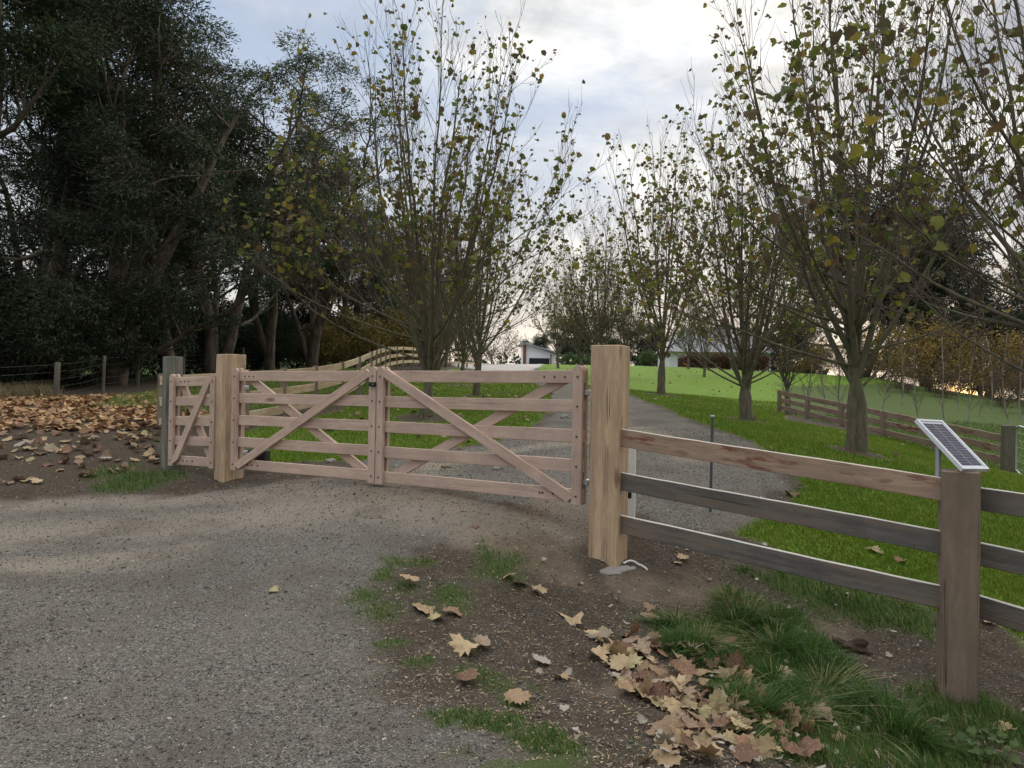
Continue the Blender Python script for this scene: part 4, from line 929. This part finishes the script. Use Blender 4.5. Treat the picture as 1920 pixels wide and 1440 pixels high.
# birch saplings
def birch(seed, h=5.2):
    rng = np.random.RandomState(seed); root = bpy.data.objects.new('birch_sapling', None); CC.objects.link(root); t = Tubes(); tw = Tubes()
    m = grow(rng, np.array([0, 0, -.2]), np.array([0, 0, 1.]), h, 10, .07, .02); t.add(m, np.linspace(.032, .006, 11), 6)
    for j in range(60):
        tt = .12 + .86 * j / 46; p, d = along(m, tt); L = rng.uniform(.5, 1.2) * (1.2 - tt); b = grow(rng, p, side_dir(rng, d, R(rng.uniform(30, 55)), rng.uniform(0, 6.28)), L, 5, .08, .07); tw.add(b, np.linspace(.009, .003, 6), 3)
        for q_ in range(5):
            p2, d2 = along(b, rng.uniform(.2, .95)); tw.add(grow(rng, p2, side_dir(rng, d2, .6, rng.uniform(0, 6.28)), rng.uniform(.2, .5), 3, .1, .05), [.004, .0035, .003, .0025], 3)
    t.build('trunk', M['birch'], root); tag(tw.build('twigs', M['twig'], root), kind='stuff'); return root
b1, b2 = birch(401), birch(402, 4.6)
BS = [(1476,28,'birch sapling at the left end of the paddock fence'),(1510,31,'birch sapling behind the first bay of the paddock fence'),(1548,34,'birch sapling behind the second bay of the paddock fence'),(1575,30,'birch sapling just left of the thick avenue trunk'),(1655,33,'birch sapling just right of the thick avenue trunk'),
      (1690,38,'small birch sapling high in the paddock'),(1722,30,'pale-trunked birch sapling left of the solar panel'),(1772,31,'birch sapling above the solar panel'),(1797,36,'thin birch sapling against the red-brown thicket'),(1816,30,'white-trunked birch sapling in front of the sunlit gap'),(1838,34,'birch sapling right of the sunlit gap'),(1860,38,'birch sapling left of the dark end post'),(1893,29,'white birch sapling rising behind the dark end post'),(1915,33,'birch sapling at the right edge')]
for i, (px, d, lab) in enumerate(BS):
    o = (b1 if i == 0 else b2 if i == 1 else copy_tree(b1 if i % 2 else b2)); put(o, px, d, lab, 'sapling', 'birch saplings in the paddock', rz=i * 1.9, sc=[.85, 1, .8, 1.05][i % 4])

# hedge, houses
def box_part(name, dims, mat, loc, parent, bevel=.0): 
    o = add(name, box_mesh(name, dims, mat, bevel), parent); o.location = loc; return o
hp = P(1360, 690, 76); hz_ = Hs(hp.x, hp.y)
rng = np.random.RandomState(9); c = np.stack([rng.uniform(-4.4, 4.4, 120), rng.uniform(-.4, .4, 120), rng.uniform(.2, 1.5, 120)], 1)
V, Fq, rn = foliage(rng, c, np.full(120, .5), 90, .16, .09, .8); M['hedge'] = leafmat('hedge_leaf', [(0, (.10, .045, .03)), (.5, (.15, .07, .045)), (1, (.08, .06, .03))], .2, .8)
hd = thing('hedge', 'clipped red-brown hedge in front of the grey-roofed house', 'hedge', (hp.x, hp.y, hz_)); tag(mesh_obj('foliage', V, Fq, M['hedge'], hd, attrs={'rnd': rn}), kind='stuff')
t = Tubes()
for k in range(14): t.add([(-4.2 + k * .65, 0, -.1), (-4.2 + k * .65, .1, 1.4)], [.05, .02], 5)
t.build('stems', M['twig'], hd)
hs = P(1350, 686, 88); hb = min(Hs(hs.x, hs.y), hs.z) - .2
house = thing('house', 'long house with a steep grey metal roof beyond the right lawn', 'house', (hs.x, hs.y, hb))
def prism(name, pts, y0, y1, mat, parent, loc=(0, 0, 0)):
    n = len(pts); V = [(x, y0, z) for x, z in pts] + [(x, y1, z) for x, z in pts]; me = bpy.data.meshes.new(name)
    me.from_pydata(V, [], [list(range(n)), list(range(2 * n - 1, n - 1, -1))] + [[i, i + n, (i + 1) % n + n, (i + 1) % n] for i in range(n)]); me.materials.append(mat); me.update(); o = add(name, me, parent); o.location = loc; return o
box_part('wall', (11.6, 7, 2.9), M['white_wall'], (0, 3.5, 1.45), house)
V = [(-6.3, -.6, 2.85), (6.3, -.6, 2.85), (6.3, 7.6, 2.85), (-6.3, 7.6, 2.85), (-3.4, 3.5, 6.0), (3.6, 3.5, 6.0)]
def pyd(name, V, Fs, mat, parent): me = bpy.data.meshes.new(name); me.from_pydata(V, [], Fs); me.materials.append(mat); me.update(); return add(name, me, parent)
pyd('roof', V, [[0, 1, 5, 4], [1, 2, 5], [2, 3, 4, 5], [3, 0, 4], [3, 2, 1, 0]], M['metal_roof'], house)
for k in range(28):
    x = -5.9 + k * .437; s = min(1, (x + 6.3) / 2.9 if x < -3.4 else (6.3 - x) / 2.7 if x > 3.6 else 1)
    beam('roof_seam', (x, -.6, 2.875), (x, -.6 + 4.1 * s, 2.875 + 3.15 * s), .03, .04, M['metal_roof'], house, bevel=0)
for x in (-4.2, -1.2, 2.2, 4.6):
    f_ = box_part('window', (1.5, .12, 1.3), M['white_plastic'], (x, -.05, 1.6), house)
    for s in (-.36, .36): box_part('pane', (.62, .03, 1.12), M['glass'], (s, -.06, 0), f_)
box_part('door', (.95, .1, 2.1), M['dark_door'], (.55, -.05, 1.06), house)
box_part('chimney', (.8, .8, 2.0), M['red_brick'], (1.5, 3.6, 6.0), house)
gp = P(1013, 687, 122); gb = Hs(gp.x, gp.y) - .1; gs = 122 / 1443
gar = thing('garage', 'white garage with a dark roller door at the end of the driveway', 'garage', (gp.x, gp.y, gb), rz=R(4))
Wd = 58 * gs; 
prism('wall', [(-Wd / 2, 0), (Wd / 2, 0), (Wd / 2, 24 * gs), (-Wd / 2, 41 * gs)], 0, 8, M['white_wall'], gar)
prism('roof', [(-Wd / 2 - .5, 41 * gs + .12), (-Wd / 2 - .5, 41 * gs + .37), (Wd / 2 + .6, 24 * gs + .25), (Wd / 2 + .6, 24 * gs - .05)], -.7, 8.6, M['metal_roof'], gar)
dr = box_part('roller_door', (38 * gs, .12, 16 * gs), M['dark_door'], (-2 * gs, -.04, 8 * gs), gar)
for k in range(5): box_part('door_slat', (38 * gs - .1, .04, .18), M['dark_door'], (0, -.08, -5 * gs + k * 2.6 * gs), dr)
box_part('corner_pier', (.45, .5, 40 * gs), M['red_brick'], (-Wd / 2 - .1, -.1, 20 * gs), gar); box_part('downpipe', (.14, .14, 23 * gs), M['red_brick'], (Wd * .34, -.1, 11.5 * gs), gar)
hw = P(1062, 686, 118); sh2 = shrub(221, 3.2, 2.4, 'green_leaf', 40, 60, .18, .1, 'garden_shrub'); put(sh2, 1068, 112, 'green garden shrub beside the white garage', 'shrub', AS); put(copy_tree(sh2), 1092, 108, 'second garden shrub between garage and tallest post', 'shrub', AS, rz=1)
put(copy_tree(sh2), 1215, 82, 'low green shrub by the corner of the grey-roofed house', 'shrub', AS, rz=2, sc=.8)

# ---------------------------------------------------------------- scatter on the ground
rng = np.random.RandomState(77)
def region_pts(poly, dens, r=rng, falloff=None):
    lo, hi = poly.min(0), poly.max(0); n = int((hi - lo).prod() * dens); p = r.uniform(0, 1, (n, 2)) * (hi - lo) + lo; return p[polydist(poly, p[:, 0], p[:, 1]) > 0]
def in_view(x, y, m=.06):
    z = H0(x, y); u = x / np.maximum(y, .1); v = (z - ZC) / np.maximum(y, .1); return (y > 1.5) & (np.abs(u) < .666 + m) & (v > -.53 - m)
def blades(x, y, hgt, wid, mat, name, label, seg=1, lean=.5, wind=(-.35, 0), rnd=None):
    n = len(x); z = H(x, y) - .004; az = rng.uniform(0, 6.28, n); ln = rng.uniform(.1, 1, n) * lean
    dx = np.cos(az) * ln + wind[0] * lean; dy = np.sin(az) * ln + wind[1] * lean; sa = rng.uniform(0, 3.14, n); sx, sy = np.cos(sa) * wid / 2, np.sin(sa) * wid / 2
    if seg == 1:
        V = np.stack([np.stack([x - sx, y - sy, z], 1), np.stack([x + sx, y + sy, z], 1), np.stack([x + dx * hgt, y + dy * hgt, z + hgt], 1)], 1); Ft = np.array([[0, 1, 2]])
    else:
        def lv(t, s): k = t * t; return np.stack([x + dx * hgt * k + s * sx * (1 - t * .6), y + dy * hgt * k + s * sy * (1 - t * .6), z + hgt * (t - .38 * k * ln)], 1)
        V = np.stack([lv(0, -1), lv(0, 1), lv(.4, -1), lv(.4, 1), lv(.75, -1), lv(.75, 1), lv(1, 0)], 1); Ft = np.array([[0, 1, 3], [0, 3, 2], [2, 3, 5], [2, 5, 4], [4, 5, 6]])
    k = V.shape[1]; Fq = (np.arange(n) * k)[:, None, None] + Ft[None]
    r_ = rng.uniform(0, .999, n) if rnd is None else rnd
    o = mesh_obj(name, V.reshape(-1, 3), Fq.reshape(-1, 3), mat, attrs={'rnd': np.repeat(r_, k)}); tag(o, label, 'grass', kind='stuff'); return o
# lawn
def dist_scatter(n, y0, y1, xr=.74, pw=1.0):
    y = y0 * (y1 / y0) ** rng.uniform(0, 1, n) ** pw; x = rng.uniform(-xr, xr, n) * y; return x, y
x, y = dist_scatter(900000, 6, 34); z = zones(x, y); k = (z[1] > rng.uniform(.2, .9, len(x))); x, y = x[k][:230000], y[k][:230000]
patch = vnoise(x * 1.1, y * 1.1, 90)
blades(x, y, rng.uniform(.02, .05, len(x)) * (1 + .02 * y), .006 + .0007 * y, M['grass_lawn'], 'lawn_grass', 'short bright green mown grass of the lawns', 1, .7, rnd=np.clip(rng.uniform(0, .6, len(x)) + patch * .4, 0, .999))
x, y = dist_scatter(500000, 3.4, 30); z = zones(x, y); k = z[2] > rng.uniform(.15, .8, len(x)); x, y = x[k][:110000], y[k][:110000]
blades(x, y, rng.uniform(.02, .07, len(x)) * np.where((x < 1.6) & (y < 9), .7, 1.3) * (1 + .03 * y), .005 + .0006 * y, M['grass_long'], 'rough_grass', 'rough tufted weedy grass on the verges and worn patches', 1, .8)
pv = region_pts(Z_vergeL, 260); pv = pv[in_view(pv[:, 0], pv[:, 1])]; pv = pv[rng.permutation(len(pv))][:45000]; x, y = pv[:, 0], pv[:, 1]
blades(x, y, rng.uniform(.05, .16, len(x)), .018, M['grass_lawn'], 'verge_grass', 'bright green uncut grass between the leaf litter and the wire fence', 1, .9)
# tall tufts in the foreground
tx, ty, tl, th = [], [], [], []
for (cx, cy) in np.vstack([region_pts(Z_tall, 60), region_pts(Z_vergeL, 3.0), region_pts(Z_weeds, 14)]):
    if cx > 0 and vnoise(np.array([cx * 3.1]), np.array([cy * 3.1]), 33)[0] < .38: continue
    n = rng.randint(80, 190); s_ = rng.uniform(.03, .075) if cx > 0 else .12; ax_, ay_ = rng.normal(0, s_, n), rng.normal(0, s_, n)
    tx.append(cx + ax_); ty.append(cy + ay_); lean_ = rng.normal(0, .45, 2)
    tl.append(np.stack([ax_ / s_ * .55 + lean_[0] - .25, ay_ / s_ * .55 + lean_[1]], 1)); th.append(np.full(n, rng.uniform(.55, 1.25)))
x, y, tl, th = np.concatenate(tx), np.concatenate(ty), np.concatenate(tl), np.concatenate(th); edge_ = np.clip(polydist(Z_tall, x, y) * 3 + .5, .35, 1) * np.where(x > 0, 1 + .3 * sstep(-y, -5.0, -4.2), 1)
k = rng.permutation(len(x))[:98000]; x, y, tl, th, edge_ = x[k], y[k], tl[k], th[k], edge_[k]
def tuft_blades(x, y, hgt, wid, d):
    n = len(x); z = H(x, y) - .005; d = d + rng.normal(0, .25, (n, 2)); m_ = np.linalg.norm(d, axis=1); sa = rng.uniform(0, 3.14, n); sx, sy = np.cos(sa) * wid / 2, np.sin(sa) * wid / 2
    def lv(t, q): kk = t ** 1.8; return np.stack([x + d[:, 0] * hgt * kk + q * sx * (1 - t * .5), y + d[:, 1] * hgt * kk + q * sy * (1 - t * .5), z + hgt * (t - .45 * np.minimum(m_, 1.3) * t * t)], 1)
    V = np.stack([lv(0, -1), lv(0, 1), lv(.4, -1), lv(.4, 1), lv(.75, -1), lv(.75, 1), lv(1, 0)], 1); Ft = np.array([[0, 1, 3], [0, 3, 2], [2, 3, 5], [2, 5, 4], [4, 5, 6]])
    r_ = np.clip(vnoise(x * 5, y * 5, 71) * .5 + rng.uniform(0, .3, n) + .5 * (rng.rand(n) < .05), 0, .999)
    tag(mesh_obj('tall_grass', V.reshape(-1, 3), ((np.arange(n) * 7)[:, None, None] + Ft[None]).reshape(-1, 3), M['grass_long'], attrs={'rnd': np.repeat(r_, 7)}), 'long green grass in broken tufts at the edge of the bank', 'grass', kind='stuff')
tuft_blades(x, y, rng.uniform(.08, .25, len(x)) * th * edge_, .0052 + .0004 * y, tl)
# gravel
def stones(n, name, label, poly_w, size, y0=3.0, y1=11):
    x, y = dist_scatter(n * 3, y0, y1); z = zones(x, y); wgt = poly_w(z, x, y); k = wgt > rng.uniform(0, 1, len(x)); x, y = x[k][:n], y[k][:n]; n = len(x)
    V0 = np.array([[1, 0, 0], [-1, 0, 0], [0, 1, 0], [0, -1, 0], [0, 0, 1], [0, 0, -1.]]); Ft = np.array([[0, 2, 4], [2, 1, 4], [1, 3, 4], [3, 0, 4], [2, 0, 5], [1, 2, 5], [3, 1, 5], [0, 3, 5]])
    b = V0[None] + rng.uniform(-.35, .35, (n, 6, 3)); s = size * rng.lognormal(0, .40, n) * (.7 + .06 * y); T = rot_frames(rng.normal(0, 1, (n, 3)), rng.uniform(0, 6, n))
    V, Fq = replicate(b, Ft, T, np.stack([x, y, H(x, y) + s * .15], 1), np.stack([s, s * .8, s * .6], 1))
    tag(mesh_obj(name, V, Fq, M['stone'], attrs={'rnd': np.repeat(rng.uniform(0, .999, n), 6)}), label, 'gravel', kind='stuff')
stones(62000, 'gravel', 'loose grey gravel of the road and drive', lambda z, x, y: z[0] * (.35 + .9 * vnoise(x * 1.3, y * 1.3, 60)), .0046, 3.0, 14)
stones(9000, 'soil_crumbs', 'crumbs of soil and small stones on the bare bank', lambda z, x, y: np.clip(1 - z[0] - z[1] - z[2], 0, 1) * .8, .0065, 3.4, 11)
# straw and wood chips
x, y = dist_scatter(60000, 3.3, 12); z = zones(x, y); k = np.clip(1.05 - z[0] * 1.02 - z[1], 0, 1) > rng.uniform(0, 1, len(x)); x, y = x[k][:12000], y[k][:12000]; n = len(x)
dd = np.stack([rng.normal(0, 1, n), rng.normal(0, 1, n), rng.normal(0, .18, n)], 1); V, Fq = replicate(BLV, BLF, rot_frames(dd, rng.uniform(-.5, .5, n)), np.stack([x, y, H(x, y) + .004], 1), np.stack([rng.uniform(.0025, .009, n), rng.uniform(.01, .045, n), rng.uniform(.01, .03, n)], 1))
tag(mesh_obj('wood_chips', V, Fq, M['straw'], attrs={'rnd': np.repeat(rng.rand(n), 4)}), 'straw and wood chips strewn over the bare soil', 'wood chips', kind='stuff')

# fallen leaves
leaf_objs = []
def leaf_at(px, py, size, mesh_i, label, rz=None, grey=False, lift=.012, group=None, tilt=.25, xy=None):
    x, y = G(px, py) if xy is None else xy; g = Hs(x, y); o = add('fallen_leaf', (FLg if grey else FLm)[mesh_i % (3 if grey else 6)])
    o.location = (x, y, g + lift + size * .10); o.rotation_euler = (rng.uniform(-tilt, tilt), rng.uniform(-tilt, tilt), rng.uniform(0, 6.28) if rz is None else rz); o.scale = (size, size, size * rng.uniform(.25, .8))
    tag(o, label, 'leaf', group or 'fallen leaves'); return o
named = [(767,1105,.17,'pale yellow leaf on the gravel edge near the small grass patch'),(797,1147,.20,'broad tan leaf at the edge of the gravel, largest of a trio'),(848,1160,.14,'curled yellow leaf in the trio beside the gravel'),(822,1170,.13,'dark brown leaf in the trio beside the gravel'),
 (512,1107,.085,'lone small orange leaf out on the open gravel'),(1010,1120,.15,'tan leaf beside the dark rut on the bare bank'),(975,1100,.13,'folded tan leaf below the tallest post, on bare soil'),(952,1090,.12,'brown upright leaf left of the rut'),(1070,1162,.22,'large pale maple-like leaf in the middle of the bare bank'),
 (1122,1197,.17,'grey leaf just right of the large pale leaf'),(872,1226,.19,'yellow leaf above the bright grass tuft'),(905,1216,.14,'pinkish-brown leaf against the bright grass tuft'),(878,1281,.14,'tan leaf at the lower left of the bright grass tuft'),(970,1318,.14,'tan leaf alone on the dark soil below the grass'),
 (1052,1278,.10,'small orange-tan leaf on dark soil'),(1015,1250,.12,'grey leaf standing on edge in the rut'),(1165,1225,.22,'large olive-tan leaf on top of the leaf drift'),(1206,1240,.17,'brown curled leaf at the head of the leaf drift'),(1180,1255,.19,'wide tan leaf inside the leaf drift'),(1228,1290,.20,'big russet leaf hanging over the drift'),
 (1278,1310,.19,'pale green-yellow leaf beside the long grass'),(1360,1220,.16,'pale green leaf lying in the long grass'),(1335,1230,.14,'brown leaf tucked in the long grass'),(1497,1237,.13,'folded tan leaf standing in the long grass'),(1390,1290,.20,'large tan leaf on the long grass'),(1415,1300,.18,'tan leaf overlapping another on the long grass'),
 (1530,1320,.17,'tan leaf at the lower edge of the tall grass'),(1620,1325,.18,'curled tan leaf below the tall grass'),(1222,1150,.12,'pale leaf at the top of the long grass'),(1215,1165,.12,'beige leaf at the upper end of the long grass'),(1280,1052,.12,'small pale leaf by the foot of the tallest post'),(1272,1062,.09,'small brown leaf by the conduit'),
 (1640,1033,.17,'brown leaf on the lawn under the middle rail'),(1690,1055,.12,'small leaf on the lawn under the middle rail'),(1485,930,.16,'pale leaf at the gravel edge of the lawn'),(1850,1172,.15,'tan leaf behind the bottom rail right of the solar post'),(1876,1363,.12,'pale leaf on the weeds right of the solar post'),(1300,1345,.16,'tan leaf in the lower leaf pile'),
 (1345,1330,.20,'dark brown leaf at the back of the lower pile'),(1320,1425,.15,'tan leaf on the dark soil at the bottom edge')]
for i, (px, py, s, lab) in enumerate(named):
    leaf_at(px, py, s * .88, i, lab, grey='grey' in lab, tilt=.35, group='large fallen leaves in the foreground', lift=.03 if 'grass' in lab else .012)
pile = Gp([(1130,1210),(1200,1215),(1300,1275),(1400,1345),(1420,1438),(1240,1438),(1250,1360),(1150,1290)]); strip = Gp([(1290,1290),(1400,1230),(1560,1300),(1660,1350),(1560,1370),(1420,1330)])
loose = Gp([(1100,1190),(1210,1180),(1330,1240),(1480,1290),(1600,1370),(1560,1438),(1180,1438),(1240,1340),(1120,1260)])
p = np.vstack([region_pts(pile, 20), region_pts(loose, 26), region_pts(strip, 12)]); p = p[rng.permutation(len(p))][:120]; print('drift', len(p))
for i, (x, y) in enumerate(p):
    sz_ = rng.uniform(.05, .135); gr_ = rng.rand() < .15
    leaf_at(0, 0, sz_, rng.randint(6), '%s %s leaf in the drift beside the long foreground grass' % ('broad' if sz_ > .10 else 'small', 'greyed' if gr_ else 'dry brown or tan'), grey=gr_, lift=rng.uniform(.0, .03), group='leaves of the foreground drift', tilt=.6, xy=(x, y))
near_l = Gp([(0,800),(300,800),(300,872),(170,895),(0,915)]); p = region_pts(near_l, 14)[:130]
for i, (x, y) in enumerate(p):
    sz_ = rng.uniform(.09, .17); gr_ = rng.rand() < .12
    leaf_at(0, 0, sz_, rng.randint(6), '%s %s leaf on the dark soil of the left bank' % ('broad' if sz_ > .145 else 'small', 'greyed' if gr_ else 'dry brown or tan'), grey=gr_, group='leaves on the front of the left bank', tilt=.5, xy=(x, y))
def leaf_stuff(pts, sizes, name, label, mat, lift=.01, tilt=.5):
    n = len(pts); Vs, Fs, At, off = [], [], [], 0; az = rng.uniform(0, 6.28, n); d = np.stack([np.cos(az), np.sin(az), rng.normal(0, tilt * .6, n)], 1); T = rot_frames(d, rng.normal(0, tilt, n)); z = H(pts[:, 0], pts[:, 1])
    pos = np.stack([pts[:, 0], pts[:, 1], z + lift + sizes * .12 + rng.uniform(0, .03, n)], 1); kk = rng.randint(0, 6, n)
    for k in range(6):
        i_ = np.where(kk == k)[0]
        if len(i_): V, Fq = replicate(FL[k][0], FL[k][1], T[i_], pos[i_], np.stack([sizes[i_], sizes[i_], sizes[i_] * .55], 1)); Vs.append(V); Fs.append(Fq + off); off += len(V); At.append(np.repeat(rng.rand(len(i_)), len(FL[k][0])))
    tag(mesh_obj(name, np.concatenate(Vs), np.concatenate(Fs), mat, attrs={'rnd': np.concatenate(At)}), label, 'leaves', kind='stuff')
back = Gp([(-150,752),(150,750),(300,738),(345,745),(400,790),(300,808),(150,812),(-150,815)]); pb = region_pts(back, 85); pb = pb[rng.permutation(len(pb))][:3000]
leaf_stuff(pb, rng.uniform(.07, .15, len(pb)), 'fallen_leaves', 'thick carpet of tan and rust leaves on the left bank', M['leaf_rust'], tilt=.3)
pl = np.vstack([region_pts(near_l, 9), region_pts(pile, 40), region_pts(loose, 60), region_pts(Z_lawnL, 2.2), region_pts(Z_lawnR, .3), region_pts(strip, 22)])
leaf_stuff(pl, rng.uniform(.05, .15, len(pl)), 'leaf_scraps', 'smaller leaves and torn scraps between the larger leaves', M['leaf_fallen'])
x, y = dist_scatter(1200, 3.3, 9); z = zones(x, y); k = (z[0] < .4) & (x > .1) & (z[1] < .3); pq = np.stack([x[k], y[k]], 1)[:160]
leaf_stuff(pq, rng.uniform(.02, .05, len(pq)), 'leaf_fragments', 'grey leaf fragments on the dark bank soil', M['leaf_grey'])
# broad-leaved weeds bottom right
wp_ = region_pts(Gp([(1740,1390),(1800,1340),(1900,1400),(1910,1439),(1760,1439)]), 260); n = len(wp_) ; az = rng.uniform(0, 6.28, n)
V, Fq = replicate(TL_[0][0], TL_[0][1], rot_frames(np.stack([np.cos(az), np.sin(az), rng.uniform(-.1, .5, n)], 1), rng.normal(0, .4, n)), np.stack([wp_[:, 0], wp_[:, 1], H(wp_[:, 0], wp_[:, 1]) + rng.uniform(.02, .08, n)], 1), rng.uniform(.03, .06, n)[:, None])
tag(mesh_obj('weeds', V, Fq, M['green_leaf'], attrs={'rnd': np.repeat(rng.rand(n), len(TL_[0][0]))}), 'low broad-leaved weeds in the bottom right corner', 'weeds', kind='stuff')
# dry brush along the wire fence
bp_ = np.vstack([region_pts(Gp([(-150,732),(90,730),(110,742),(-150,752)]), 50)]); x, y = np.concatenate([bp_[:, 0] + rng.normal(0, .1, len(bp_)) for _ in range(14)]), np.concatenate([bp_[:, 1] + rng.normal(0, .1, len(bp_)) for _ in range(14)])
k = rng.permutation(len(x))[:14000]; x, y = x[k], y[k]; blades(x, y, rng.uniform(.1, .4, len(x)), .012, M['dry_grass'], 'dry_brush', 'dry brown brush and dead grass along the wire fence', 3, 1.1)
# stones lying in the gateway and mulch, a clod, a fallen stick
ST = 'stones lying about the gateway'
for i, (px, py, s, lab) in enumerate([(835,878,.05,'brown stone seen under the third rail of the right leaf'),(934,882,.06,'pale stone in the gateway behind the right leaf'),(890,982,.045,'brown stone on the gravel before the right leaf'),(862,845,.05,'stone behind the left end of the right leaf'),(620,868,.07,'flat grey stone behind the left leaf'),(895,1020,.02,'small white pebble on the gravel'),(1058,782,.09,'grey stone at the gravel edge beyond the right leaf'),(793,1003,.02,'small pale pebble in front of the meeting stiles'),(1330,1092,.025,'small white chip on the soil beside the bottom rail')]):
    g = ground_pt(px, py); o = blob('stone', (g.x, g.y, g.z + s * .2), s, s * .8, s * .6, M['concrete'] if 'white' in lab or 'pale' in lab or 'grey' in lab else simple('brown_stone%d' % i, (.16, .11, .08), .9), i, sub=2, amp=.2, flat=1); tag(o, lab, 'stone', ST)
g = ground_pt(1595, 1218); o = blob('soil_clod', (g.x, g.y, g.z), .13, .08, .06, simple('clod', (.05, .03, .022), .95, 0, .4, 60), 50, amp=.5); tag(o, 'dark clod of earth on the bank left of the solar post', 'clod')
g = ground_pt(440, 705); t = Tubes(); rg = np.random.RandomState(3); t.add(grow(rg, np.array([g.x - 2.4, g.y - 8, Hs(g.x - 2.4, g.y - 8) + .4]), np.array([1, .3, .25]), 2.2, 8, .12, -.03), np.linspace(.02, .008, 9), 6)
tag(t.build('fallen_branch', M['gumbark']), 'bare grey fallen branch leaning by the wire fence', 'branch')
tot = sum(len(m.polygons) for m in bpy.data.meshes); print('POLYS', tot, 'OBJ', len(S.objects))
